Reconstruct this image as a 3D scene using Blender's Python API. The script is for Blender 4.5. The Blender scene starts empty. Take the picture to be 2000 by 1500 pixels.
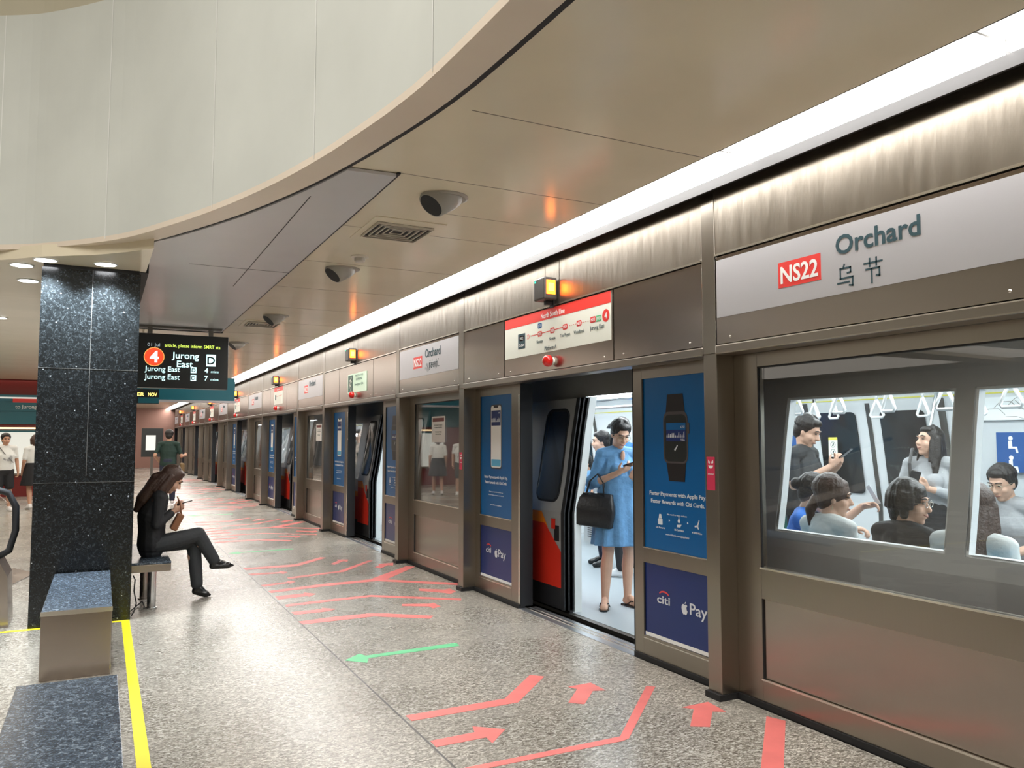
import bpy, bmesh, math, random
from mathutils import Vector, Matrix, Euler, noise
random.seed(7)
SC = bpy.context.scene
COL = SC.collection
PI = math.pi

# ------------------------------------------------------------------ camera
cam_data = bpy.data.cameras.new('camera')
cam_data.sensor_width = 36.0
cam_data.lens = 36.0 * 1560 / 2000
cam_data.clip_start = 0.05
cam_data.clip_end = 200
cam = bpy.data.objects.new('camera', cam_data)
COL.objects.link(cam)
cam.location = (0, 0, 1.5)
cam.rotation_euler = (math.radians(90 + 3.887), 0, -math.radians(27.096))
SC.camera = cam

# ------------------------------------------------------------------ world, exposure, big lights
W = bpy.data.worlds.new('station_air')
SC.world = W
W.use_nodes = True
W.node_tree.nodes['Background'].inputs['Color'].default_value = (1.0, 0.93, 0.83, 1)
W.node_tree.nodes['Background'].inputs['Strength'].default_value = 0.05
SC.view_settings.view_transform = 'Standard'
SC.view_settings.look = 'None'
SC.view_settings.gamma = 1.0
SC.view_settings.use_curve_mapping = False
SC.view_settings.exposure = 0.42
STRIP = 12.0         # emission of the fluorescent strip
TRAIN_LIGHT = 12.5


def area(name, loc, sx, sy, power, color=(1, .93, .83), rot=(0, 0, 0)):
    l = bpy.data.lights.new(name, 'AREA')
    l.shape = 'RECTANGLE'; l.size = sx; l.size_y = sy
    l.energy = power; l.color = color
    o = bpy.data.objects.new(name, l); COL.objects.link(o)
    o.location = loc; o.rotation_euler = rot
    return o


area('atrium_light', (-3.0, 1.5, 6.1), 5.5, 7.0, 430, (1.0, .98, .95))
area('platform_fill', (1.0, 25, 2.98), 2.2, 26.0, 230, (1, .93, .85))  # added unseen fill: brightens the floor, whose bounce lifts the ceiling
area('hall_fill_far', (-3.4, 17, 2.99), 5.0, 10.0, 170, (1, .9, .78))  # added fill over the far hall, not a fitting of the station
area('hall_fill_farther', (-1.6, 33, 2.99), 4.0, 18.0, 170, (1, .78, .66))  # unseen warm fill added towards the platform end
area('hall_fill_left', (-6.5, 11.5, 2.99), 3.5, 7.0, 80, (1, .92, .82))  # added fill for the left of the hall, no lamp there


# ------------------------------------------------------------------ materials
def new_mat(name):
    m = bpy.data.materials.new(name); m.use_nodes = True
    return m, m.node_tree.nodes, m.node_tree.links, m.node_tree.nodes['Principled BSDF']


def mat(name, col, rough=.5, metal=0., spec=.5, emit=None, es=0., bump=0., bscale=60., var=0., vscale=8.):
    m, N, L, P = new_mat(name)
    P.inputs['Base Color'].default_value = (*col, 1)
    P.inputs['Roughness'].default_value = rough
    P.inputs['Metallic'].default_value = metal
    P.inputs['Specular IOR Level'].default_value = spec
    if emit:
        P.inputs['Emission Color'].default_value = (*emit, 1)
        P.inputs['Emission Strength'].default_value = es
    if bump or var:
        tc = N.new('ShaderNodeTexCoord')
        if bump:
            n = N.new('ShaderNodeTexNoise'); n.inputs['Scale'].default_value = bscale; n.inputs['Detail'].default_value = 3
            b = N.new('ShaderNodeBump'); b.inputs['Strength'].default_value = bump; b.inputs['Distance'].default_value = .01
            L.new(tc.outputs['Object'], n.inputs['Vector']); L.new(n.outputs['Fac'], b.inputs['Height']); L.new(b.outputs['Normal'], P.inputs['Normal'])
        if var:
            n2 = N.new('ShaderNodeTexNoise'); n2.inputs['Scale'].default_value = vscale; n2.inputs['Detail'].default_value = 4
            mr = N.new('ShaderNodeMapRange'); mr.inputs['To Min'].default_value = 1 - var; mr.inputs['To Max'].default_value = 1 + var
            mr.inputs['From Min'].default_value = .3; mr.inputs['From Max'].default_value = .7
            mx = N.new('ShaderNodeMix'); mx.data_type = 'RGBA'; mx.blend_type = 'MULTIPLY'; mx.inputs['Factor'].default_value = 1
            mx.inputs['A'].default_value = (*col, 1)
            L.new(tc.outputs['Object'], n2.inputs['Vector']); L.new(n2.outputs['Fac'], mr.inputs['Value']); L.new(mr.outputs['Result'], mx.inputs['B']); L.new(mx.outputs['Result'], P.inputs['Base Color'])
    return m


def emat(name, col, s):
    return mat(name, col, .5, emit=col, es=s)


def steel(name, col, rough=.3, stretch=(1, 1, 40), swirl=False, rvar=.12, bump=.03):
    m, N, L, P = new_mat(name)
    P.inputs['Metallic'].default_value = 1
    tc = N.new('ShaderNodeTexCoord'); mp = N.new('ShaderNodeMapping')
    mp.inputs['Scale'].default_value = stretch
    if swirl:
        mp.inputs['Rotation'].default_value = (math.radians(-34), 0, 0)
    L.new(tc.outputs['Object'], mp.inputs['Vector'])
    n = N.new('ShaderNodeTexNoise'); n.inputs['Scale'].default_value = 5; n.inputs['Detail'].default_value = 5
    L.new(mp.outputs['Vector'], n.inputs['Vector'])
    n2 = N.new('ShaderNodeTexNoise'); n2.inputs['Scale'].default_value = 1.7; n2.inputs['Detail'].default_value = 2
    L.new(tc.outputs['Object'], n2.inputs['Vector'])
    mr = N.new('ShaderNodeMapRange'); mr.inputs['To Min'].default_value = rough - rvar; mr.inputs['To Max'].default_value = rough + rvar
    mr.inputs['From Min'].default_value = .3; mr.inputs['From Max'].default_value = .7
    ad = N.new('ShaderNodeMath'); ad.operation = 'ADD'
    ml = N.new('ShaderNodeMath'); ml.operation = 'MULTIPLY'; ml.inputs[1].default_value = .5
    L.new(n.outputs['Fac'], ad.inputs[0]); L.new(n2.outputs['Fac'], ad.inputs[1]); L.new(ad.outputs[0], ml.inputs[0])
    L.new(ml.outputs[0], mr.inputs['Value']); L.new(mr.outputs['Result'], P.inputs['Roughness'])
    cr = N.new('ShaderNodeMix'); cr.data_type = 'RGBA'
    cr.inputs['A'].default_value = (*[c * .97 for c in col], 1); cr.inputs['B'].default_value = (*[min(1, c * 1.03) for c in col], 1)
    L.new(n.outputs['Fac'], cr.inputs['Factor']); L.new(cr.outputs['Result'], P.inputs['Base Color'])
    b = N.new('ShaderNodeBump'); b.inputs['Strength'].default_value = bump; b.inputs['Distance'].default_value = .02 if swirl else .004
    L.new(n.outputs['Fac'], b.inputs['Height']); L.new(b.outputs['Normal'], P.inputs['Normal'])
    P.inputs['Anisotropic'].default_value = .5
    return m


def stone(name, base, light, dark, scale=60, rough=.2, sparkle=.0, stroke=(1, 1, 1), contrast=(.42, .6), joints=None, spec=.5, rough2=None):
    m, N, L, P = new_mat(name)
    tc = N.new('ShaderNodeTexCoord'); mp = N.new('ShaderNodeMapping'); mp.inputs['Scale'].default_value = stroke
    mp.inputs['Rotation'].default_value = (0, 0, .5)
    L.new(tc.outputs['Object'], mp.inputs['Vector'])
    n = N.new('ShaderNodeTexNoise'); n.inputs['Scale'].default_value = scale; n.inputs['Detail'].default_value = 3; n.inputs['Roughness'].default_value = .65
    n.inputs['Distortion'].default_value = 1.2
    L.new(mp.outputs['Vector'], n.inputs['Vector'])
    cr = N.new('ShaderNodeValToRGB')
    cr.color_ramp.elements[0].position = contrast[0]; cr.color_ramp.elements[0].color = (*dark, 1)
    cr.color_ramp.elements[1].position = contrast[1]; cr.color_ramp.elements[1].color = (*light, 1)
    e = cr.color_ramp.elements.new(sum(contrast) / 2); e.color = (*base, 1)
    L.new(n.outputs['Fac'], cr.inputs['Fac'])
    n2 = N.new('ShaderNodeTexNoise'); n2.inputs['Scale'].default_value = 1.1; n2.inputs['Detail'].default_value = 5
    L.new(tc.outputs['Object'], n2.inputs['Vector'])
    mr = N.new('ShaderNodeMapRange'); mr.inputs['From Min'].default_value = .3; mr.inputs['From Max'].default_value = .7
    mr.inputs['To Min'].default_value = .84; mr.inputs['To Max'].default_value = 1.14
    L.new(n2.outputs['Fac'], mr.inputs['Value'])
    mx = N.new('ShaderNodeMix'); mx.data_type = 'RGBA'; mx.blend_type = 'MULTIPLY'; mx.inputs['Factor'].default_value = 1
    L.new(cr.outputs['Color'], mx.inputs['A']); L.new(mr.outputs['Result'], mx.inputs['B'])
    out = mx.outputs['Result']
    if sparkle:
        v = N.new('ShaderNodeTexVoronoi'); v.inputs['Scale'].default_value = scale * .8
        L.new(tc.outputs['Object'], v.inputs['Vector'])
        lt = N.new('ShaderNodeMath'); lt.operation = 'LESS_THAN'; lt.inputs[1].default_value = .2
        L.new(v.outputs['Distance'], lt.inputs[0])
        sp = N.new('ShaderNodeSeparateColor'); L.new(v.outputs['Color'], sp.inputs['Color'])
        gt = N.new('ShaderNodeMath'); gt.operation = 'GREATER_THAN'; gt.inputs[1].default_value = 1 - sparkle
        L.new(sp.outputs['Red'], gt.inputs[0])
        mu = N.new('ShaderNodeMath'); mu.operation = 'MULTIPLY'; L.new(lt.outputs[0], mu.inputs[0]); L.new(gt.outputs[0], mu.inputs[1])
        m2 = N.new('ShaderNodeMix'); m2.data_type = 'RGBA'; m2.inputs['B'].default_value = (.42, .46, .5, 1)
        L.new(mu.outputs[0], m2.inputs['Factor']); L.new(out, m2.inputs['A']); out = m2.outputs['Result']
    if joints:
        sx = N.new('ShaderNodeSeparateXYZ'); L.new(tc.outputs['Object'], sx.inputs['Vector'])
        for ax, val, wd in joints:
            s = N.new('ShaderNodeMath'); s.operation = 'SUBTRACT'; s.inputs[1].default_value = val; L.new(sx.outputs[ax], s.inputs[0])
            a = N.new('ShaderNodeMath'); a.operation = 'ABSOLUTE'; L.new(s.outputs[0], a.inputs[0])
            c = N.new('ShaderNodeMath'); c.operation = 'LESS_THAN'; c.inputs[1].default_value = wd; L.new(a.outputs[0], c.inputs[0])
            m3 = N.new('ShaderNodeMix'); m3.data_type = 'RGBA'; m3.inputs['B'].default_value = (.09, .085, .085, 1)
            L.new(c.outputs[0], m3.inputs['Factor']); L.new(out, m3.inputs['A']); out = m3.outputs['Result']
    L.new(out, P.inputs['Base Color'])
    r = N.new('ShaderNodeMapRange'); r.inputs['From Min'].default_value = .35; r.inputs['From Max'].default_value = .65
    r.inputs['To Min'].default_value = rough * .9; r.inputs['To Max'].default_value = rough * 1.12
    L.new(n2.outputs['Fac'], r.inputs['Value']); L.new(r.outputs['Result'], P.inputs['Roughness'])
    b = N.new('ShaderNodeBump'); b.inputs['Strength'].default_value = .06; b.inputs['Distance'].default_value = .004
    L.new(n.outputs['Fac'], b.inputs['Height']); L.new(b.outputs['Normal'], P.inputs['Normal'])
    P.inputs['Specular IOR Level'].default_value = spec
    return m


def glass(name, tint=(1, 1, 1), refl=.12, rough=.0):
    # thin pane: see-through with a mirror reflection on top
    m, N, L, P = new_mat(name)
    N.remove(P)
    o = N['Material Output']
    t = N.new('ShaderNodeBsdfTransparent'); t.inputs['Color'].default_value = (*tint, 1)
    g = N.new('ShaderNodeBsdfGlossy'); g.inputs['Roughness'].default_value = rough; g.inputs['Color'].default_value = (1, 1, 1, 1)
    ge = N.new('ShaderNodeNewGeometry'); dt = N.new('ShaderNodeVectorMath'); dt.operation = 'DOT_PRODUCT'
    L.new(ge.outputs['Normal'], dt.inputs[0]); L.new(ge.outputs['Incoming'], dt.inputs[1])
    ab = N.new('ShaderNodeMath'); ab.operation = 'ABSOLUTE'; L.new(dt.outputs['Value'], ab.inputs[0])
    iv = N.new('ShaderNodeMath'); iv.operation = 'SUBTRACT'; iv.inputs[0].default_value = 1; L.new(ab.outputs[0], iv.inputs[1])
    f = N.new('ShaderNodeMath'); f.operation = 'POWER'; f.inputs[1].default_value = 3.2; L.new(iv.outputs[0], f.inputs[0])
    a = N.new('ShaderNodeMath'); a.operation = 'MULTIPLY_ADD'; a.inputs[1].default_value = .9; a.inputs[2].default_value = refl
    a.use_clamp = True
    x = N.new('ShaderNodeMixShader')
    L.new(f.outputs[0], a.inputs[0]); L.new(a.outputs[0], x.inputs[0]); L.new(t.outputs[0], x.inputs[1]); L.new(g.outputs[0], x.inputs[2]); L.new(x.outputs[0], o.inputs['Surface'])
    return m


M = {}
M['steel'] = steel('brushed_steel', (.36, .325, .285), .3, (60, 1, 60), rvar=.01, bump=.0)
M['steel_door'] = steel('brushed_steel_frame', (.36, .325, .28), .3, (70, 70, 1), rvar=.02, bump=.0)
M['steel_head'] = steel('swirled_steel', (.37, .33, .28), .37, (1, 3.0, .6), swirl=True, rvar=.06, bump=.17)
M['steel_low'] = steel('steel_sheet', (.41, .355, .315), .24, (60, 60, 1), rvar=.02, bump=.0)
M['steel_dark'] = steel('dark_steel', (.2, .19, .17), .4, (1, 30, 1))
M['trim'] = mat('bright_trim', (.8, .77, .7), .25, 1.0)
M['black'] = mat('black_gap', (.012, .012, .013), .6)
M['rubber'] = mat('black_rubber', (.01, .011, .014), .6)
M['ceil'] = mat('beige_ceiling_panel', (.78, .69, .52), .2, spec=.5, var=.04, vscale=1.5)
M['ceil_grey'] = mat('grey_ceiling_panel', (.56, .55, .56), .32, var=.04, vscale=1.5)
M['lip'] = mat('cream_lip', (.76, .65, .53), .35, var=.04, vscale=2)
M['fascia'] = mat('pale_fascia', (.62, .63, .58), .38, var=.06, vscale=1.2)
M['upper'] = mat('warm_upper_band', (.6, .55, .42), .4)
M['floor'] = stone('terrazzo_floor', (.29, .265, .225), (.58, .555, .5), (.12, .105, .085), 40, .27, stroke=(1, 1.9, 1), contrast=(.38, .63), joints=[('X', 1.48, .006), ('X', -1.9, .006), ('Y', 24.2, .006)])
M['granite'] = stone('black_granite', (.012, .015, .017), (.062, .072, .08), (.005, .006, .007), 48, .2, sparkle=.045, joints=None, contrast=(.4, .72))
M['seat_stone'] = stone('blue_grey_granite', (.075, .1, .135), (.3, .36, .42), (.03, .042, .06), 60, .25, contrast=(.38, .68))
M['pink'] = mat('red_floor_tape', (.74, .18, .165), .45, var=.08, vscale=6)
M['green'] = mat('green_floor_tape', (.12, .52, .24), .45, var=.08, vscale=6)
M['yellow'] = mat('yellow_floor_tape', (.88, .76, .02), .4)
M['glass'] = glass('screen_glass', (.95, .955, .95), .035)
M['tglass'] = glass('train_glass', (.97, .98, .98), .015)
M['dglass'] = mat('dark_train_glass', (.02, .022, .024), .08)
M['white'] = mat('white_print', (.86, .86, .84), .5)
M['cream'] = mat('cream_print', (.82, .84, .75), .45)
M['signgrey'] = mat('silver_sign', (.52, .51, .53), .33, .25)
M['ink'] = mat('dark_teal_ink', (.02, .06, .075), .5)
M['red'] = mat('sign_red', (.78, .05, .04), .4)
M['darkred'] = mat('dark_red_paint', (.16, .01, .008), .4)
M['adblue'] = mat('ad_blue', (.0, .11, .33), .3)
M['adnavy'] = mat('ad_navy', (.012, .03, .155), .3)
M['lightblue'] = mat('light_blue_print', (.1, .42, .66), .4)
M['print'] = mat('ad_white_letters', (.72, .76, .8), .5)
M['watch'] = mat('watch_black', (.012, .01, .012), .35)
M['watchgrey'] = mat('watch_grey', (.07, .06, .065), .35)
M['strip'] = emat('fluorescent_diffuser', (1.0, .985, .96), STRIP)
M['orange'] = emat('orange_lens', (1.0, .13, .01), 6)
M['orange_core'] = emat('orange_lens_core', (1.0, .34, .035), 8)
M['greenled'] = emat('green_led', (.02, .7, .3), 1.0)
M['redlens'] = mat('red_dome', (.6, .015, .012), .15, emit=(.8, .02, .01), es=.05)
M['downlight'] = emat('downlight_lens', (.95, .97, 1.0), 12)
M['teal'] = mat('teal_panel', (.015, .13, .17), .35)
M['panelblack'] = mat('display_black', (.018, .022, .022), .3)
M['amber'] = emat('amber_led', (1.0, .78, .2), 1.3)
M['ledwhite'] = emat('display_cyan_white', (.62, .95, .95), 1.0)
M['ledlime'] = emat('display_lime', (.62, .8, .12), .9)
M['ledgrey'] = emat('display_grey', (.35, .42, .45), .7)
M['ledred'] = emat('display_red', (.75, .06, .02), .9)
M['ledorange'] = emat('display_orange', (.9, .4, .1), .8)
M['lightbox'] = emat('lightbox_face', (.62, .64, .6), .55)
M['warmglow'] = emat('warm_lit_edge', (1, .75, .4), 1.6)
M['silver'] = mat('train_silver', (.42, .43, .43), .35, .35)
M['tred'] = mat('train_red', (.62, .03, .015), .35)
M['torange'] = mat('train_orange', (.8, .22, .01), .35)
M['tblack'] = mat('train_black', (.012, .012, .014), .5)
M['tgrey'] = mat('train_grey_panel', (.62, .65, .66), .4)
M['twhite'] = mat('train_white_wall', (.78, .82, .82), .35)
M['tfloor'] = mat('train_floor', (.38, .43, .46), .4, bump=.05, bscale=200)
M['tlight'] = emat('train_light', (.93, .98, 1.0), TRAIN_LIGHT)
M['seatblue'] = mat('train_seat_blue', (.12, .36, .52), .4)
M['seatgreen'] = mat('train_seat_green', (.01, .1, .08), .4)
M['strap'] = mat('white_strap', (.85, .87, .87), .35)
M['steelpole'] = mat('polished_pole', (.75, .75, .75), .18, 1.0)
M['bluesign'] = mat('reserved_blue', (.015, .09, .3), .4)
M['yellowsign'] = mat('yellow_notice', (.75, .7, .1), .4)
M['redwall'] = mat('reddish_steel', (.34, .19, .15), .35, .6)
M['skin'] = mat('skin', (.52, .29, .19), .5, var=.05, vscale=14)
M['skin2'] = mat('skin_light', (.62, .38, .27), .5, var=.05, vscale=14)
M['lips'] = mat('lips', (.34, .13, .1), .5)
M['eye'] = mat('dark_eye', (.015, .01, .01), .3)
M['sclera'] = mat('eye_white', (.7, .68, .65), .4)
M['hair'] = mat('black_hair', (.012, .009, .008), .42, bump=.5, bscale=90)
M['hairbrown'] = mat('brown_hair', (.06, .03, .02), .4, bump=.5, bscale=90)
M['blackcloth'] = mat('black_cloth', (.014, .015, .018), .75, bump=.5, bscale=22)
M['charcoal'] = mat('charcoal_cloth', (.03, .034, .038), .7, bump=.6, bscale=18)
M['denim'] = mat('blue_denim', (.12, .29, .52), .75, bump=.7, bscale=26, var=.12, vscale=16)
M['navy'] = mat('navy_cloth', (.015, .02, .045), .8, bump=.4)
M['bluecloth'] = mat('bright_blue_cloth', (.03, .17, .6), .75, bump=.5, bscale=25)
M['whitecloth'] = mat('white_cloth', (.74, .76, .74), .75, bump=.5, bscale=25)
M['greycloth'] = mat('grey_cloth', (.36, .37, .38), .75, bump=.5, bscale=25)
M['greencloth'] = mat('dark_green_cloth', (.008, .03, .022), .75, bump=.5, bscale=20)
M['brownleather'] = mat('brown_leather', (.24, .1, .045), .45, bump=.2)
M['leather'] = mat('black_leather', (.01, .01, .012), .35, bump=.4, bscale=40)
M['shoe'] = mat('black_shoe', (.01, .01, .01), .22)
M['whiteshoe'] = mat('white_shoe', (.78, .78, .78), .5)
M['paper'] = mat('white_paper', (.85, .86, .86), .6)
M['wire'] = mat('black_cable', (.01, .01, .01), .5)
M['phone'] = mat('phone_black', (.015, .012, .016), .2)
M['gold'] = mat('thin_metal_frame', (.6, .5, .35), .3, 1.0)


# ------------------------------------------------------------------ mesh builder
class MB:
    def __init__(self):
        self.bm = bmesh.new()

    def box(self, x0, x1, y0, y1, z0, z1, M4=None):
        v = [Vector((x, y, z)) for x in (x0, x1) for y in (y0, y1) for z in (z0, z1)]
        if M4 is not None:
            v = [M4 @ p for p in v]
        v = [self.bm.verts.new(p) for p in v]
        for f in ((0, 1, 3, 2), (4, 6, 7, 5), (0, 4, 5, 1), (2, 3, 7, 6), (0, 2, 6, 4), (1, 5, 7, 3)):
            self.bm.faces.new([v[i] for i in f])
        return self

    def prism(self, pts, h0, h1, M4=None):
        """polygon in local xy extruded h0..h1 along local z"""
        A = [Vector((p[0], p[1], h0)) for p in pts]; B = [Vector((p[0], p[1], h1)) for p in pts]
        if M4 is not None:
            A = [M4 @ p for p in A]; B = [M4 @ p for p in B]
        A = [self.bm.verts.new(p) for p in A]; B = [self.bm.verts.new(p) for p in B]
        n = len(A)
        self.bm.faces.new(A[::-1]); self.bm.faces.new(B)
        for i in range(n):
            self.bm.faces.new((A[i], A[(i + 1) % n], B[(i + 1) % n], B[i]))
        return self

    def tube(self, pts, r, seg=8, caps=True, flat=None):
        pts = [Vector(p) for p in pts]
        n = len(pts); rr = r if isinstance(r, (list, tuple)) else [r] * n
        rings = []
        t0 = (pts[1] - pts[0]).normalized()
        up = Vector((0, 0, 1)) if abs(t0.z) < .9 else Vector((1, 0, 0))
        u = t0.cross(up).normalized()
        for i in range(n):
            t = (pts[min(i + 1, n - 1)] - pts[max(i - 1, 0)]).normalized()
            u = (u - t * u.dot(t))
            u = u.normalized() if u.length > 1e-6 else t.orthogonal().normalized()
            w = t.cross(u)
            f = flat or 1
            rings.append([self.bm.verts.new(pts[i] + (u * math.cos(a) + w * math.sin(a) * f) * rr[i]) for a in [2 * PI * k / seg for k in range(seg)]])
        for i in range(n - 1):
            for k in range(seg):
                self.bm.faces.new((rings[i][k], rings[i][(k + 1) % seg], rings[i + 1][(k + 1) % seg], rings[i + 1][k]))
        if caps:
            self.bm.faces.new(rings[0][::-1]); self.bm.faces.new(rings[-1])
        return self

    def lathe(self, prof, M4=None, seg=20):
        """profile (r,z) around local z"""
        M4 = M4 or Matrix()
        rings = []
        for r, z in prof:
            rings.append([self.bm.verts.new(M4 @ Vector((r * math.cos(a), r * math.sin(a), z))) for a in [2 * PI * k / seg for k in range(seg)]])
        for i in range(len(rings) - 1):
            for k in range(seg):
                self.bm.faces.new((rings[i][k], rings[i][(k + 1) % seg], rings[i + 1][(k + 1) % seg], rings[i + 1][k]))
        self.bm.faces.new(rings[0][::-1]); self.bm.faces.new(rings[-1])
        return self

    def ball(self, c, r, M3=None, seg=14):
        r = (r, r, r) if isinstance(r, (int, float)) else r
        c = Vector(c); S = Matrix.Diagonal(Vector(r)).to_4x4()
        T = Matrix.Translation(c) @ ((M3.to_4x4() if M3 else Matrix())) @ S
        bmesh.ops.create_uvsphere(self.bm, u_segments=seg, v_segments=max(6, seg * 2 // 3), radius=1, matrix=T)
        return self

    def cap(self, a, b, ra, rb, side=None, f=1.0, seg=12):
        """tapered capsule a->b; radius along 'side' multiplied by f"""
        a = Vector(a); b = Vector(b)
        t = (b - a)
        if t.length < 1e-5:
            return self.ball(a, max(ra, rb))
        t.normalize()
        s = Vector(side) if side is not None else t.orthogonal()
        s = (s - t * s.dot(t)).normalized(); w = t.cross(s)
        prof = []
        for k in range(1, 5):
            an = PI / 2 * (1 - k / 4)
            prof.append((a - t * ra * math.sin(an), ra * math.cos(an)))
        L_ = (b - a).length
        for k in range(1, 3):
            q = k / 3
            prof.append((a.lerp(b, q), ra + (rb - ra) * q))
        for k in range(0, 4):
            an = PI / 2 * k / 4
            prof.append((b + t * rb * math.sin(an), rb * math.cos(an)))
        rings = []
        for p, r in prof:
            rings.append([self.bm.verts.new(p + (s * math.cos(q) * f + w * math.sin(q)) * max(r, 1e-4)) for q in [2 * PI * k / seg for k in range(seg)]])
        for i in range(len(rings) - 1):
            for k in range(seg):
                self.bm.faces.new((rings[i][k], rings[i][(k + 1) % seg], rings[i + 1][(k + 1) % seg], rings[i + 1][k]))
        self.bm.faces.new(rings[0][::-1]); self.bm.faces.new(rings[-1])
        return self

    def chain(self, pts, rs, side=None, f=1.0):
        for i in range(len(pts) - 1):
            self.cap(pts[i], pts[i + 1], rs[i], rs[i + 1], side, f)
        return self

    def build(self, name, material, parent=None, bevel=0., smooth=False):
        bmesh.ops.recalc_face_normals(self.bm, faces=self.bm.faces)
        me = bpy.data.meshes.new(name)
        self.bm.to_mesh(me); self.bm.free()
        me.materials.append(M[material] if isinstance(material, str) else material)
        o = bpy.data.objects.new(name, me); COL.objects.link(o)
        if smooth:
            for p in me.polygons:
                p.use_smooth = True
        if bevel:
            md = o.modifiers.new('bevel', 'BEVEL'); md.width = bevel; md.segments = 2; md.limit_method = 'ANGLE'; md.angle_limit = math.radians(40)
        if parent is not None:
            o.parent = parent
            o.matrix_parent_inverse = parent_inv(parent)
        return o

    def blob(self, name, material, parent, voxel=.008, smooth=3):
        """fuse everything in this builder into one continuous surface"""
        o = self.build(name, material, parent)
        md = o.modifiers.new('r', 'REMESH'); md.mode = 'VOXEL'; md.voxel_size = voxel; md.use_smooth_shade = True
        if smooth:
            s = o.modifiers.new('s', 'SMOOTH'); s.factor = .5; s.iterations = smooth
        dg = bpy.context.evaluated_depsgraph_get(); dg.update()
        me = bpy.data.meshes.new_from_object(o.evaluated_get(dg))
        old = o.data; o.modifiers.clear(); o.data = me; bpy.data.meshes.remove(old)
        if not me.materials:
            me.materials.append(M[material])
        for p in me.polygons:
            p.use_smooth = True
        return o


def tag(o, label=None, cat=None, group=None, kind=None):
    if label: o['label'] = label
    if cat: o['category'] = cat
    if group: o['group'] = group
    if kind: o['kind'] = kind
    return o


def empty(name, loc, label=None, cat=None, group=None, rz=0.):
    o = bpy.data.objects.new(name, None); COL.objects.link(o)
    o.location = loc; o.rotation_euler = (0, 0, rz); o.empty_display_size = .1
    return tag(o, label, cat, group)


def struct(o, label=None):
    o['kind'] = 'structure'
    if label: o['label'] = label
    return o


def copy_tree(o, parent=None):
    c = o.copy(); COL.objects.link(c)
    if parent is not None:
        c.parent = parent
        c.matrix_parent_inverse = o.matrix_parent_inverse.copy()
    for ch in list(o.children):
        copy_tree(ch, c)
    return c


def shifted(o, dy, **kw):
    c = copy_tree(o)
    c.location = Vector(o.location) + Vector((0, dy, 0))
    tag(c, **kw)
    return c


# faces for flat lettering: local x right, local y up, local z out of the face
def wallface(x, y, z):      # a face that looks towards -x (seen from the platform)
    return Matrix(((0, 0, -1, x), (-1, 0, 0, y), (0, 1, 0, z), (0, 0, 0, 1)))


def frontface(x, y, z):     # a face that looks towards -y
    return Matrix(((1, 0, 0, x), (0, 0, -1, y), (0, 1, 0, z), (0, 0, 0, 1)))


def text(s, F, x, y, h, material, parent, w=None, align='LEFT', bold=0., name='lettering', depth=.001):
    """text of cap height h at local (x, y) of face F; w squeezes it to a width"""
    cu = bpy.data.curves.new('t', 'FONT'); cu.body = s; cu.size = 1
    cu.offset = bold; cu.resolution_u = 3; cu.extrude = .002
    o = bpy.data.objects.new('t', cu); COL.objects.link(o)
    dg = bpy.context.evaluated_depsgraph_get(); dg.update()
    me = bpy.data.meshes.new_from_object(o.evaluated_get(dg))
    bpy.data.objects.remove(o); bpy.data.curves.remove(cu)
    if not me.vertices:
        return None
    xs = [v.co.x for v in me.vertices]
    x0, x1 = min(xs), max(xs)
    k = h / .7
    kx = (w / (x1 - x0)) if w else k
    off = {'LEFT': 0, 'CENTER': .5, 'RIGHT': 1}[align] * (x1 - x0) * kx
    for v in me.vertices:
        p = Vector(((v.co.x - x0) * kx - off + x, v.co.y * k + y, depth + v.co.z * .2))
        v.co = F @ p
    me.materials.append(M[material])
    o = bpy.data.objects.new(name, me); COL.objects.link(o)
    if parent is not None:
        o.parent = parent
        o.matrix_parent_inverse = parent_inv(parent)
    return o


def world_of(o):
    return world_of(o.parent) @ o.matrix_parent_inverse @ o.matrix_basis if o.parent else o.matrix_basis.copy()


def parent_inv(p):
    return world_of(p).inverted()


def rrect(x0, x1, y0, y1, r, n=4):
    P = []
    for cx, cy, a0 in ((x1 - r, y1 - r, 0), (x0 + r, y1 - r, 90), (x0 + r, y0 + r, 180), (x1 - r, y0 + r, 270)):
        for k in range(n + 1):
            a = math.radians(a0 + 90 * k / n); P.append((cx + r * math.cos(a), cy + r * math.sin(a)))
    return P


def circle(cx, cy, r, n=24, ry=None):
    return [(cx + r * math.cos(2 * PI * k / n), cy + (ry or r) * math.sin(2 * PI * k / n)) for k in range(n)]


def flat(name, pts, F, material, parent, h0=0., h1=.001):
    return MB().prism(pts, h0, h1, F).build(name, material, parent)
# ------------------------------------------------------------------ the setting
H = 3.02            # platform ceiling
Y0, Y1 = -5.0, 45.0
XL = -9.0
WX, HX = 3.33, 3.20  # screen-door plane and header plane
PER = 5.65           # doorway spacing along the platform

struct(MB().box(XL, WX - .02, Y0, Y1, -.2, 0).build('floor', 'floor'), 'speckled grey beige terrazzo platform floor')


def catmull(P, n=6):
    out = []
    for i in range(len(P) - 1):
        p0 = P[max(i - 1, 0)]; p1 = P[i]; p2 = P[i + 1]; p3 = P[min(i + 2, len(P) - 1)]
        for k in range(n):
            t = k / n
            out.append(tuple(.5 * ((2 * p1[j]) + (-p0[j] + p2[j]) * t + (2 * p0[j] - 5 * p1[j] + 4 * p2[j] - p3[j]) * t * t + (-p0[j] + 3 * p1[j] - 3 * p2[j] + p3[j]) * t ** 3) for j in (0, 1)))
    out.append(P[-1])
    return out


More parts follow.
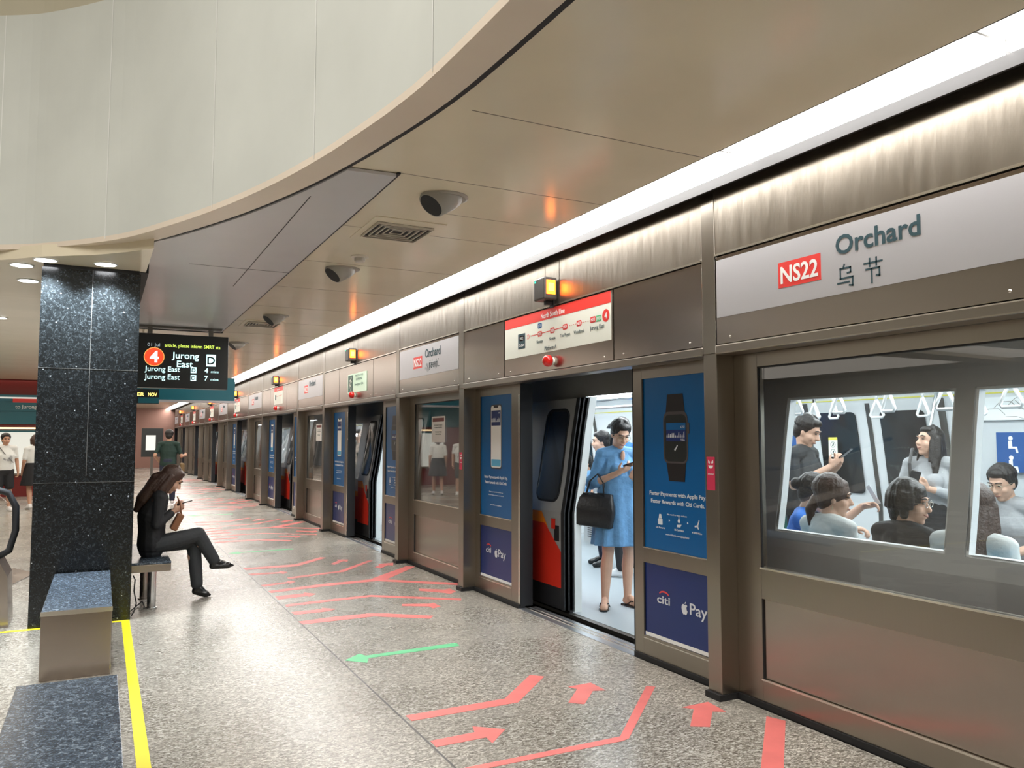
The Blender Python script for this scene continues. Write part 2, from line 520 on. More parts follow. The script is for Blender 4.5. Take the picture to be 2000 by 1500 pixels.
YC, XC = 1.8, -5.0
half = [(1.205, 1.8), (1.197, 2.4), (1.175, 3.02), (1.135, 3.41), (1.075, 3.78), (1.0, 4.18), (.864, 4.73), (.649, 5.39), (.372, 6.05), (.056, 6.65), (-.406, 7.17), (-.80, 7.46), (-1.8, 7.98), (-3.2, 8.42), (-5.0, 8.6)]
inner_half = catmull(half, 5)


def quarter_to_ring(q):
    r = list(q)
    r += [(2 * XC - x, y) for x, y in q[::-1][1:]]
    r += [(x, 2 * YC - y) for x, y in r[::-1][1:-1]]
    return r


inner = quarter_to_ring(inner_half)


def grow(P, d):
    n = len(P); out = []
    for i in range(n):
        a = Vector(P[i - 1]); b = Vector(P[(i + 1) % n]); t = (b - a).normalized()
        out.append((P[i][0] + t.y * d, P[i][1] - t.x * d))
    return out


def band(name, A, B, za, zb, material):
    m = MB(); n = len(A)
    a = [m.bm.verts.new((*p, za)) for p in A]; b = [m.bm.verts.new((*p, zb)) for p in B]
    for i in range(n):
        m.bm.faces.new((a[i], a[(i + 1) % n], b[(i + 1) % n], b[i]))
    return m.build(name, material)


outer = grow(inner, .17)
if max(p[0] for p in outer) < max(p[0] for p in inner):
    outer = grow(inner, -.17); SG = -1
else:
    SG = 1


def fill_with_hole(name, rect, hole, z, material, thick=.02):
    m = MB(); bm = m.bm
    def loop(P):
        vs = [bm.verts.new((p[0], p[1], z)) for p in P]
        return [bm.edges.new((vs[i], vs[(i + 1) % len(vs)])) for i in range(len(vs))]
    e = loop(rect) + loop(hole)
    bmesh.ops.triangle_fill(bm, edges=e, use_beauty=True)
    bm.normal_update()
    ex = bmesh.ops.extrude_face_region(bm, geom=list(bm.faces))
    for v in [g for g in ex['geom'] if isinstance(g, bmesh.types.BMVert)]:
        v.co.z += thick
    return m.build(name, material)


struct(fill_with_hole('ceiling', [(XL, Y0), (2.86, Y0), (2.86, Y1), (XL, Y1)], outer, H, 'ceil'), 'glossy beige metal panel ceiling above the platform')
# flat cream lip around the opening, a little below the panels, then the tall fascia
lip = MB(); n = len(inner)
va = [[lip.bm.verts.new((*p, z)) for p in P] for P, z in ((inner, H - .02), (outer, H - .02), (outer, H + .02), (inner, H + .02))]
for k in range(4):
    for i in range(n):
        lip.bm.faces.new((va[k][i], va[k][(i + 1) % n], va[(k + 1) % 4][(i + 1) % n], va[(k + 1) % 4][i]))
struct(lip.build('trim_1', 'lip'), 'cream lip around the round ceiling opening')
g0 = grow(inner, SG * .172); g1 = grow(inner, SG * .205)
struct(band('trim_2', g0, g1, H - .012, H - .012, 'black'), 'dark joint between the cream lip and the ceiling')
FT = 4.93
fas = MB(); f0 = inner; f1 = grow(inner, SG * .04)
va = [[fas.bm.verts.new((*p, z)) for p in P] for P, z in ((f0, H + .02), (f0, FT), (f1, FT), (f1, H + .02))]
for k in range(4):
    for i in range(n):
        fas.bm.faces.new((va[k][i], va[k][(i + 1) % n], va[(k + 1) % 4][(i + 1) % n], va[(k + 1) % 4][i]))
fo = fas.build('wall_curved', 'fascia', smooth=False)
struct(fo, 'tall pale curved fascia rising from the round ceiling opening')
u0 = grow(inner, SG * .12)
struct(band('wall_upper', u0, u0, FT - .1, 6.4, 'upper'), 'warm band above the curved fascia')
up = MB(); vs = [up.bm.verts.new((*p, 6.4)) for p in grow(inner, SG * .2)]; up.bm.faces.new(vs)
struct(up.build('ceiling_upper', 'upper'), 'upper hall ceiling above the opening')
led = band('trim_3', f0, grow(inner, SG * .13), FT, FT, 'lip'); struct(led, 'ledge on top of the curved fascia')
# vertical joints of the fascia panels
jm = MB()
for (px, py) in ((1.178, 3.0), (.985, 4.25), (.61, 5.49), (0.0, 6.73), (-.79, 7.455), (1.2, 1.7)):
    j = min(range(n), key=lambda i: math.dist(inner[i], (px, py)))
    a = Vector(inner[j]); t = (Vector(inner[(j + 1) % n]) - Vector(inner[j - 1])).normalized()
    nrm = Vector((-t.y, t.x)) * 1
    if (a + nrm - Vector((XC, YC))).length > (a - Vector((XC, YC))).length: nrm = -nrm
    p = a + nrm * .002
    w = .004
    jm.bm.faces.new([jm.bm.verts.new(q) for q in ((p.x - t.x * w, p.y - t.y * w, H), (p.x + t.x * w, p.y + t.y * w, H), (p.x + t.x * w, p.y + t.y * w, FT), (p.x - t.x * w, p.y - t.y * w, FT))])
struct(jm.build('trim_4', mat('white_joint_filler', (.8, .8, .76), .4)), 'white vertical joints of the curved fascia')

# grey lowered ceiling panel between the lip and the seam x=1.46
edge = [p for p in grow(inner, SG * .2) if 4.3 < p[1] < 6.45 and p[0] > -.2]
edge.sort(key=lambda p: p[1])
poly = [(1.455, 4.3)] + [(1.455, 11.9), (.31, 11.9), (.31, 6.6)] + edge[::-1]
# start edge where y ~ 4.3
gp = MB().prism(poly, H - .022, H - .004)
struct(gp.build('ceiling_panel', 'ceil_grey'), 'matte grey lowered ceiling panel beside the opening')
gj = MB(); gj.box(1.455, 1.475, 4.28, 11.92, H - .012, H - .002); gj.box(.3, 1.475, 11.9, 11.96, H - .03, H - .002)
gj.box(1.1, 1.106, 4.9, 8.2, H - .0235, H - .022)
gj.box(.62, 1.455, 7.3, 7.306, H - .0235, H - .022)
struct(gj.build('trim_5', 'black'), 'dark joints around the grey ceiling panel')
# beige panel joints
bj = MB()
for y in (3.3, 4.29, 5.55, 6.8, 8.1, 9.4, 10.7, 12, 13.3, 14.6, 15.9, 17.2, 18.5, 19.8):
    bj.box(1.48, 2.86, y, y + .006, H - .001, H + .001)
for y in (4.95,):
    bj.box(1.9, 2.86, y, y + .004, H - .001, H + .001)
struct(bj.build('trim_6', mat('panel_joint', (.2, .16, .12), .5)), 'fine joints between the beige ceiling panels')
# lower soffit around the granite column, with downlights
SZ = 2.925
so = MB().prism([(-8.9, 9.4), (-8.9, 8.95), (-3.2, 8.6), (-1.8, 8.12), (-.9, 7.62), (-.47, 7.2), (-.1, 6.95), (.13, 6.72), (.30, 6.5), (.27, 9.4)], SZ, H)
struct(so.build('ceiling_soffit', 'ceil'), 'glossy beige lower soffit around the black granite column')
sj = MB(); sj.box(.24, .312, 7.5, 9.42, SZ - .004, H - .004)
struct(sj.build('trim_7', 'black'), 'dark shadow gap at the edge of the soffit')

# column of black granite
colm = MB().box(-.48, .25, 7.45, 8.75, 0, SZ - .03)
co = colm.build('granite_column', 'granite'); struct(co, 'square column clad in polished black granite with white flecks')
cj = MB()
for z in (1.14, 2.07):
    cj.box(-.482, .252, 7.448, 8.752, z - .0015, z + .0015)
cj.box(-.113, -.109, 7.4485, 7.452, 1.19, SZ - .03)
o = cj.build('joint_line', mat('granite_joint', (.12, .12, .115), .5), co); 
ck = MB().box(-.47, .24, 7.46, 8.74, SZ - .03, SZ); ck.build('top_gap', 'black', co)

# walls
def wall(name, x0, x1, y0, y1, z0, z1, m, lab):
    return struct(MB().box(x0, x1, y0, y1, z0, z1).build(name, m), lab)


wall('wall_back', XL, WX, Y0 - .1, Y0, 0, 6.4, mat('back_wall', (.35, .3, .24), .5), 'plain wall behind the platform')
wall('wall_left', XL - .1, XL, Y0, Y1, 0, 3.3, mat('left_wall', (.3, .27, .23), .4), 'far side wall of the hall')
wall('wall_far', -1.0, WX + .0, Y1, Y1 + .1, 0, 3.3, 'redwall', 'reddish metal wall closing the end of the platform')
# the partition across the platform on the left, with teal fascia and lit poster
PY = 24.2
wall('wall_partition', XL, -1.0, PY, PY + .3, 0, H, 'darkred', 'dark red partition across the left platform')
pf = MB().box(XL, -.98, PY - .06, PY, 1.86, 2.62).build('trim_8', 'teal'); struct(pf, 'teal band above the dark red partition')
# stainless wall behind the camera where the screen doors carry on
wall('wall_right', WX, WX + .05, Y0, -.02, 0, H, 'steel_low', 'stainless steel screen wall behind the photographer')
wall('wall_head', HX - .065, HX + .13, Y0, Y1, H - .035, H + .3, 'black', 'dark void over the header')
# cover above the light trough and tunnel
wall('wall_trough', 2.80, 3.25, Y0, Y1, H + .28, H + .32, 'black', 'dark trough above the fluorescent lights')
wall('wall_tunnel', 7.6, 7.7, Y0, Y1 + 3, -1.2, 4.2, 'black', 'dark tunnel wall beyond the train')
wall('ceiling_tunnel', WX, 7.7, Y0, Y1 + 3, 3.4, 3.45, 'black', 'dark tunnel roof above the train')
wall('floor_tunnel', WX + .2, 7.7, Y0, Y1 + 3, -1.25, -1.2, 'black', 'dark track bed under the train')
wall('wall_tunnel_end', WX, 7.7, Y1 + 3, Y1 + 3.1, -1.2, 3.4, 'black', 'dark tunnel end')

# ------------------------------------------------------------------ fluorescent strip
sl = empty('fluorescent_light', (2.97, -1.0, H), 'white fluorescent tube fitting in the long trough above the steel header', 'ceiling light', 'fluorescent fittings in the trough over the screen doors')
SEG = PER / 4
MB().box(2.875, 3.11, -1.0, -1.0 + SEG - .02, H + .03, H + .05).box(3.095, 3.113, -1.0, -1.0 + SEG - .02, H - .016, H + .03).build('diffuser', 'strip', sl)
MB().box(2.862, 3.13, -1.0, -1.0 + SEG, H + .055, H + .075).box(2.862, 2.87, -1.0, -1.0 + SEG, H + .0, H + .055).build('housing', 'steel_dark', sl)
MB().box(3.115, 3.13, -1.0, -1.0 + SEG, H - .075, H + .055).build('black_lip', mat('lip_black', (.02, .018, .018), .5), sl)
MB().box(2.9, 3.05, -1.0 + SEG - .018, -1.0 + SEG - .006, H + .02, H + .05).build('end_cap', 'steel_dark', sl)
for k in range(1, 33):
    shifted(sl, k * SEG)

# ------------------------------------------------------------------ ceiling devices
def speaker(y):
    e = empty('ceiling_speaker', (1.88, y, H), 'grey angled speaker cone set in the beige ceiling', 'speaker', 'angled speakers in the ceiling')
    T = Matrix.Translation((1.88, y, H)) @ Matrix.Rotation(PI, 4, 'X')
    MB().lathe([(.150, 0), (.150, .008), (.135, .014), (.12, .012)], T, 28).build('flange', mat('speaker_flange', (.36, .33, .28), .4), e, smooth=False)
    R = Matrix.Translation((1.86, y - .01, H + .02)) @ Euler((math.radians(138), 0, math.radians(-78)), 'XYZ').to_matrix().to_4x4()
    MB().lathe([(.13, -.03), (.122, .02), (.088, .125), (.08, .125)], R, 28).build('cone', mat('speaker_cone', (.33, .31, .27), .4), e, smooth=True)
    MB().lathe([(.08, .118), (.079, .127)], R, 28).build('grille', 'black', e)
    return e


sp = speaker(4.61)
sp['label'] = 'nearest and largest angled grey speaker in the ceiling beside the square air vent'
for yy, lb in ((7.01, 'second angled speaker in the ceiling, beyond the small smoke detector'), (10.1, 'third angled speaker in the ceiling, next to the distant air vent'), (13.2, 'fourth and most distant angled speaker in the ceiling')):
    shifted(sp, yy - 4.61, label=lb)


def vent(x, y, s, lab):
    e = empty('air_vent', (x, y, H), lab, 'air vent', 'square ceiling diffusers')
    MB().box(x - s - .05, x + s + .05, y - s - .12, y + s + .12, H - .006, H - .001).build('frame', 'ceil', e)
    MB().box(x - s, x + s, y - s, y + s, H - .008, H - .0055).build('throat', 'black', e)
    for q in range(5):
        r = s * (1 - q / 5.2)
        m = MB(); t = .009; z0 = H - .022 + q * .002
        m.box(x - r, x + r, y - r, y - r + t, z0, H - .008); m.box(x - r, x + r, y + r - t, y + r, z0, H - .008)
        m.box(x - r, x - r + t, y - r + t, y + r - t, z0, H - .008); m.box(x + r - t, x + r, y - r + t, y + r - t, z0, H - .008)
        m.build('louvre', mat('vent_louvre', (.55, .5, .41), .4) if q == 0 else bpy.data.materials['vent_louvre'], e)
    return e


vent(1.88, 5.53, .21, 'large square air vent with nested louvres in the ceiling')
vent(1.84, 10.9, .2, 'distant square air vent in the ceiling beside the third speaker')
sd = empty('smoke_detector', (1.87, 6.45, H), 'small round white smoke detector between the vent and second speaker', 'smoke detector')
T = Matrix.Translation((1.87, 6.45, H)) @ Matrix.Rotation(PI, 4, 'X')
MB().lathe([(.075, 0), (.075, .012), (.05, .018)], T).build('base', mat('detector_plastic', (.62, .57, .48), .4), sd)
MB().lathe([(.045, .018), (.045, .045), (.03, .055)], T).build('sensor_head', mat('detector_head', (.5, .46, .4), .4), sd)

DL = [(-.02, 7.27, SZ, 'round white downlight in front of the granite column, the right one'),
      (-.45, 7.31, SZ, 'round white downlight at the left corner of the granite column'),
      (-.635, 7.62, SZ, 'leftmost of the round downlights nearest to the granite column'),
      (-.64, 8.35, SZ, 'round downlight left of the granite column, behind the other three'),
      (-1.2, 11.85, H, 'distant round downlight at the left edge of the photo')]
for (x, y, z, lb) in DL:
    e = empty('downlight', (x, y, z), lb, 'downlight', 'round downlights around the column')
    T = Matrix.Translation((x, y, z)) @ Matrix.Rotation(PI, 4, 'X')
    MB().lathe([(.09, 0), (.09, .006), (.078, .008)], T, 28).build('bezel', 'white', e)
    MB().lathe([(.077, .002), (.077, .0085), (.02, .012)], T, 28).build('lens', 'downlight', e)
    l = bpy.data.lights.new('downlight_beam', 'SPOT'); l.energy = 160; l.spot_size = math.radians(120); l.spot_blend = .6; l.color = (.86, .95, 1.0) ; l.shadow_soft_size = .05
    if y > 11: l.energy = 40
    lo = bpy.data.objects.new('downlight_beam', l); COL.objects.link(lo); lo.location = (x, y, z - .03)
    lo.parent = e; lo.matrix_parent_inverse = parent_inv(e)
# ------------------------------------------------------------------ platform screen doors
ORD = ['nearest', 'second', 'third', 'fourth', 'fifth', 'sixth', 'seventh', 'eighth']
ZT = 1.99           # underside of the header
GP = 'panels of the platform screen wall'


def pilaster(y0, y1, label):
    e = empty('steel_pilaster', (HX, y0, 0), label, 'pilaster', 'steel pilasters of the screen wall')
    MB().box(HX, WX + .02, y0, y1, .035, 2.0).build('post', 'steel_door', e, bevel=.003)
    MB().box(HX - .004, WX - .03, y0, y1, 2.0, 2.98).build('header_cover', 'steel_door', e, bevel=.003)
    MB().box(HX - .022, WX + .02, y0 - .006, y1 + .006, 0, .035).build('foot', 'black', e)
    return e


def ledge_poly():
    return [(0, 0), (.135, 0), (.135, .06), (.0, .06), (-.012, .05), (-.012, .012)]


def head_panel(name, e, y0, y1, z0, z1, m='steel_low', screws=True):
    MB().box(HX, HX + .02, y0 + .006, y1 - .006, z0 + .005, z1 - .004).build(name, m, e, bevel=.002)
    if screws:
        s = MB()
        for yy in (y0 + .12, y1 - .12):
            s.ball((HX, yy, z0 + .04), (.004, .007, .007), seg=8)
        s.build('screws', 'trim', e)


def door_header(k, lab):
    y = PER * k
    e = empty('door_header', (HX, 3.73 + y, 2.0), lab, 'header cladding', 'header cladding over the doorways')
    MB().box(HX + .02, HX + .05, 3.73 + y, 7.31 + y, 2.03, 2.98).build('backing', 'black', e)
    m = MB()
    for a, b in ((3.73, 5.425), (5.43, 5.65), (5.655, 7.31)):
        m.box(HX - .001, HX + .02, a + y + .002, b + y - .002, 2.575, 2.975)
    m.build('upper_cladding', 'steel_head', e)
    MB().box(HX - .01, HX + .02, 3.735 + y, 7.305 + y, 2.562, 2.575).build('bright_rail', 'trim', e)
    for a, b in ((3.73, 4.675), (4.675, 6.405), (6.405, 7.31)):
        head_panel('access_panel', e, a + y, b + y, 2.045, 2.56, 'steel_low')
    MB().box(HX - .012, WX, 3.73 + y, 7.31 + y, 1.99, 2.045).build('ledge', 'steel', e, bevel=.008)
    return e


def fixed_header(k, lab):
    y = PER * k
    e = empty('sign_header', (HX, 7.43 + y, 2.0), lab, 'header cladding', 'header cladding over the fixed glass panels')
    MB().box(HX + .02, HX + .05, 7.43 + y, 9.265 + y, 2.03, 2.98).build('backing', 'black', e)
    MB().box(HX - .001, HX + .02, 7.432 + y, 9.263 + y, 2.585, 2.975).build('upper_cladding', 'steel_head', e)
    MB().box(HX - .01, HX + .02, 7.435 + y, 9.26 + y, 2.572, 2.585).build('bright_rail', 'trim', e)
    head_panel('access_panel', e, 7.43 + y, 9.265 + y, 2.045, 2.57, 'steel_low')
    MB().box(HX - .012, WX, 7.43 + y, 9.265 + y, 1.99, 2.045).build('ledge', 'steel', e, bevel=.008)
    return e


def frame(e, y0, y1, z0, z1, w, x=WX, d=.05, m='steel_door', name='frame', mids=()):
    b = MB()
    b.box(x, x + d, y0, y0 + w[0], z0, z1); b.box(x, x + d, y1 - w[1], y1, z0, z1)
    b.box(x, x + d, y0 + w[0], y1 - w[1], z0, z0 + w[2]); b.box(x, x + d, y0 + w[0], y1 - w[1], z1 - w[3], z1)
    for a, c in mids:
        b.box(x, x + d, y0 + w[0], y1 - w[1], a, c)
    return b.build(name, m, e, bevel=.002)


def fixed_panel(k, lab):
    y = PER * k
    e = empty('fixed_glass_panel', (WX, 7.43 + y, 0), lab, 'glass panel', 'fixed glass panels of the screen wall')
    a, b = 7.43 + y, 9.265 + y
    frame(e, a, b, .035, ZT, (.06, .19, .12, .08), mids=((.6, .775),))
    MB().box(WX + .016, WX + .026, a + .06, b - .19, .775, 1.91).build('glass_pane', 'glass', e)
    MB().box(WX + .012, WX + .03, a + .06, b - .19, .155, .6).build('lower_sheet', 'steel_low', e)
    t = MB(); t.box(WX - .006, WX + .004, a + .055, b - .185, .765, .775); t.box(WX - .006, WX + .004, a + .055, b - .185, .15, .16)
    t.build('bright_bead', 'trim', e)
    g = MB(); g.box(WX + .002, WX + .014, b - .196, b - .19, .16, .6); g.box(WX + .002, WX + .014, b - .198, b - .19, .775, 1.91); g.box(WX + .002, WX + .014, a + .06, b - .19, 1.902, 1.91)
    g.build('gasket', 'black', e)
    MB().box(WX - .012, WX + .05, a, b, 0, .035).build('kick_strip', 'black', e)
    return e


APPLE = [(0, -.98), (.12, -1.04), (.3, -1.1), (.48, -.98), (.64, -.72), (.74, -.42), (.56, -.28), (.46, -.02), (.5, .26), (.68, .44), (.5, .6), (.28, .64), (.08, .54), (0, .52), (-.1, .56), (-.3, .64), (-.54, .56), (-.74, .3), (-.8, -.06), (-.7, -.5), (-.5, -.9), (-.32, -1.08), (-.14, -1.04)]
LEAF = [(.0, .68), (.06, .9), (.2, 1.04), (.34, 1.1), (.32, .88), (.18, .74)]


def door_leaf(k, near, lab, ad=True):
    """a screen-door leaf with an advert; near=True is the side closer to the camera (watch)"""
    y = PER * k
    if near:
        a, b = 3.73 + y, 4.63 + y; pw = (.13, .10)
    else:
        a, b = 6.35 + y, 7.31 + y; pw = (.17, .11)
    e = empty('screen_door_leaf', (WX, a, 0), lab, 'screen door', 'screen door leaves carrying adverts')
    frame(e, a, b, .035, ZT, (pw[0], pw[1], .13, .08), mids=((.655, .758),))
    t = MB(); t.box(WX - .005, WX + .004, a + pw[0], b - pw[1], .752, .76); t.box(WX - .005, WX + .004, a + pw[0], b - pw[1], .145, .152); t.build('bright_bead', 'trim', e)
    MB().box(WX + .008, WX + .03, a + pw[0] - .002, b - pw[1] + .002, .76, 1.91).build('upper_panel', 'adblue' if ad else 'dglass', e)
    MB().box(WX + .008, WX + .03, a + pw[0] - .002, b - pw[1] + .002, .165, .655).build('lower_panel', 'adnavy' if ad else 'steel_low', e)
    g = MB(); yy = b - pw[1]
    g.box(WX + .001, WX + .0075, yy - .012, yy, .76, 1.91); g.box(WX + .001, WX + .0075, yy - .012, yy, .19, .655)
    g.build('gasket', 'black', e)
    MB().box(WX - .012, WX + .05, a, b, 0, .035).build('kick_strip', 'black', e)
    # the door edge seal facing the opening
    if near:
        MB().box(WX, WX + .05, b, b + .012, .035, ZT).build('edge_seal', 'rubber', e)
    else:
        MB().box(WX + .0, WX + .12, a - .012, a, .02, ZT).build('edge_seal', 'rubber', e)
        MB().box(WX - .003, WX + .004, a + .0, a + .028, .04, 1.9).build('bright_edge', 'trim', e)
    if not ad:
        return e
    F = wallface(WX + .007, 0, 0)          # local x = -world y
    X = lambda yy: -(yy + y)
    MB().prism([(X(b - y - pw[1] - .012), .168), (X(a - y + pw[0]), .168), (X(a - y + pw[0]), .192), (X(b - y - pw[1] - .012), .192)], 0, .002, F).build('white_strip', 'white', e)
    cy = 4.17 if near else 6.86
    text('citi', F, X(4.389) if near else X(7.07), .408, .052, 'print', e, w=.135 if near else .11, bold=.01)
    arc = [( .055 * math.cos(math.radians(q)), .03 * math.sin(math.radians(q))) for q in range(20, 161, 14)]
    cx = X(4.315 if near else 7.01)
    flat('red_arc', [(cx + p[0], .462 + p[1]) for p in arc] + [(cx + p[0] * .86, .46 + p[1] * .72) for p in arc[::-1]], F, 'red', e, .0005, .0015)
    ax = X(4.105) if near else X(6.85); s = .038
    flat('fruit_logo', [(ax + p[0] * s, .42 + p[1] * s) for p in APPLE], F, 'print', e, .0005, .0015)
    flat('logo_leaf', [(ax + p[0] * s, .42 + p[1] * s) for p in LEAF], F, 'print', e, .0005, .0015)
    text('Pay', F, X(4.055) if near else X(6.805), .392, .07, 'print', e, w=.165 if near else .16, bold=.012)
    text('Faster Payments with Apple Pay.', F, X(cy), 1.118, .026, 'print', e, w=.575 if near else .5, align='CENTER', bold=.016)
    text('Faster Rewards with Citi Cards.', F, X(cy - .0), 1.066, .026, 'print', e, w=.545 if near else .47, align='CENTER', bold=.016)
    text('www.citibank.com.sg/applepay', F, X(cy - .0), .862, .012, 'print', e, w=.24, align='CENTER')
    if near:
        c = X(4.17)
        bt = [(c - .085, 1.79), (c + .075, 1.79), (c + .095, 1.66), (c - .105, 1.66)]
        bb = [(c - .105, 1.36), (c + .1, 1.36), (c + .085, 1.22), (c - .075, 1.22)]
        w = flat('watch_picture', rrect(c - .13, c + .12, 1.335, 1.675, .05), F, 'watchgrey', e, .0003, .0012)
        flat('upper_band', bt, F, 'watch', w, .0002, .001); flat('lower_band', bb, F, 'watch', w, .0002, .001)
        flat('face', rrect(c - .118, c + .108, 1.348, 1.655, .042), F, 'panelblack', w, .0012, .0016)
        flat('crown', rrect(c + .12, c + .136, 1.53, 1.6, .006), F, 'watchgrey', w, .0003, .0012)
        flat('card', rrect(c - .098, c + .1, 1.48, 1.6, .006), F, 'adnavy', w, .0016, .002)
        flat('card_sheen', [(c - .098, 1.555), (c + .1, 1.555), (c + .1, 1.6), (c - .098, 1.6)], F, 'adblue', w, .002, .0022)
        text('citi', F, c + .05, 1.568, .018, 'print', w, w=.04, depth=.0024); text('VISA', F, c + .05, 1.484, .014, 'print', w, w=.042, depth=.0024)
        sk = MB(); random.seed(3)
        for q in range(11):      # the little skyline on the card
            hh = random.uniform(.014, .04); xx = c - .094 + q * .0172
            sk.prism([(xx, 1.505), (xx + .011, 1.505), (xx + .009, 1.505 + hh), (xx + .003, 1.505 + hh * .9)], .0022, .0026, F)
        sk.build('skyline_print', 'print', w)
        flat('tick', [(c - .016, 1.425), (c - .008, 1.415), (c + .02, 1.452), (c + .013, 1.457), (c - .008, 1.43), (c - .011, 1.434)], F, 'print', w, .0018, .0022)
        text('No need to wait, redeem', F, c, .995, .011, 'print', e, w=.2, align='CENTER')
        for cxx, tx in ((X(4.345), 'Gift Rewards'), (X(4.15), '5% Cash Back'), (X(3.975), '4 000 Miles')):
            text(tx, F, cxx, .9, .012, 'print', e, w=.095, align='CENTER', bold=.01)
        g1, g2, g3 = X(4.345), X(4.15), X(3.975)
        b = MB()
        b.prism(rrect(g1 - .024, g1 + .024, .925, .965, .006), .0005, .0012, F); b.prism([(g1 - .016, .967), (g1 + .016, .967), (g1 + .01, .995), (g1 - .01, .995)], .0005, .0012, F)
        b.prism([(g2 - .02, .925), (g2 + .012, .925), (g2 + .026, .945), (g2 - .02, .94)], .0005, .0012, F); b.prism(circle(g2, .965, .012), .0005, .0012, F); b.prism([(g2 - .003, .975), (g2 + .003, .975), (g2 + .003, .998), (g2 - .003, .998)], .0005, .0012, F)
        b.prism([(g3 - .022, .95), (g3 + .002, .955), (g3 + .02, .99), (g3 + .026, .985), (g3 + .012, .95), (g3 + .02, .93), (g3 + .012, .93), (g3, .943), (g3 - .02, .94)], .0005, .0012, F)
        for gx in ((g1 + g2) / 2, (g2 + g3) / 2):
            b.prism([(gx - .006, .953), (gx + .006, .96), (gx - .006, .967)], .0005, .0012, F)
        b.build('reward_icons', 'print', e)
    else:
        c = X(6.855)
        w = flat('phone_picture', rrect(c - .118, c + .118, 1.21, 1.82, .03), F, 'watchgrey', e, .0003, .0012)
        flat('screen', rrect(c - .108, c + .108, 1.222, 1.81, .026), F, 'white', w, .0012, .0016)
        flat('notch', rrect(c - .05, c + .05, 1.79, 1.812, .008), F, 'watch', w, .0016, .002)
        flat('card', rrect(c - .1, c + .1, 1.62, 1.765, .006), F, 'adnavy', w, .0016, .002)
        text('citi', F, c + .05, 1.735, .016, 'print', w, w=.036, depth=.0024)
        sk = MB(); random.seed(5)
        for q in range(11):
            hh = random.uniform(.014, .045); xx = c - .095 + q * .0172
            sk.prism([(xx, 1.655), (xx + .012, 1.655), (xx + .009, 1.655 + hh), (xx + .003, 1.655 + hh * .9)], .0022, .0026, F)
        sk.build('skyline_print', 'print', w)
        flat('footer', rrect(c - .1, c + .1, 1.235, 1.3, .006), F, 'lightblue', w, .0016, .002)
        text('When you load the mobile app', F, c, .985, .011, 'print', e, w=.3, align='CENTER')
        text('Pay with phone or watch and rewards', F, c, .955, .011, 'print', e, w=.32, align='CENTER')
    return e


def lamp(k, lab):
    y = 5.53 + PER * k
    e = empty('indicator_lamp', (HX, y, 2.7), lab, 'indicator lamp', 'orange indicator lamps over the doorways')
    x0, x1 = HX - .13, HX - .012
    MB().box(x0, x1, y - .09, y + .09, 2.60, 2.78).build('housing', mat('lamp_housing', (.05, .045, .04), .4) if 'lamp_housing' not in bpy.data.materials else bpy.data.materials['lamp_housing'], e, bevel=.012)
    MB().box(x1 - .002, HX, y - .03, y + .03, 2.55, 2.62).box(x1 - .06, HX, y - .02, y + .02, 2.57, 2.6).build('bracket', 'black', e)
    MB().box(x0 + .018, x1 - .018, y - .096, y - .089, 2.64, 2.755).build('lens', 'orange', e, bevel=.003)
    MB().box(x0 + .035, x1 - .035, y - .098, y - .0955, 2.665, 2.73).build('lens_core', 'orange_core', e)
    MB().box(x0 - .004, x0 + .004, y + .05, y + .065, 2.745, 2.76).build('status_led', 'greenled', e)
    return e


def bell(k, lab):
    y = 5.53 + PER * k
    e = empty('red_dome_light', (HX, y, 2.12), lab, 'dome light', 'red dome lights over the doorways')
    T = Matrix.Translation((HX, y, 2.118)) @ Matrix.Rotation(-PI / 2, 4, 'Y')
    MB().lathe([(.03, 0), (.03, .03)], T).build('collar', 'cream', e)
    MB().lathe([(.042, .025), (.047, .035), (.047, .055), (.04, .075), (.025, .088), (.008, .092)], T).build('dome', 'redlens', e, smooth=True)
    return e


def code(e, F, cx, cy, s, txt, m='red', w=.07, tm='white'):
    p = flat('station_code', rrect(cx - w / 2, cx + w / 2, cy - .022, cy + .022, .012), F, m, e, .002, .003)
    text(txt, F, cx, cy - .012, .024, tm, p, w=w * .72, align='CENTER', depth=.004)
    return p


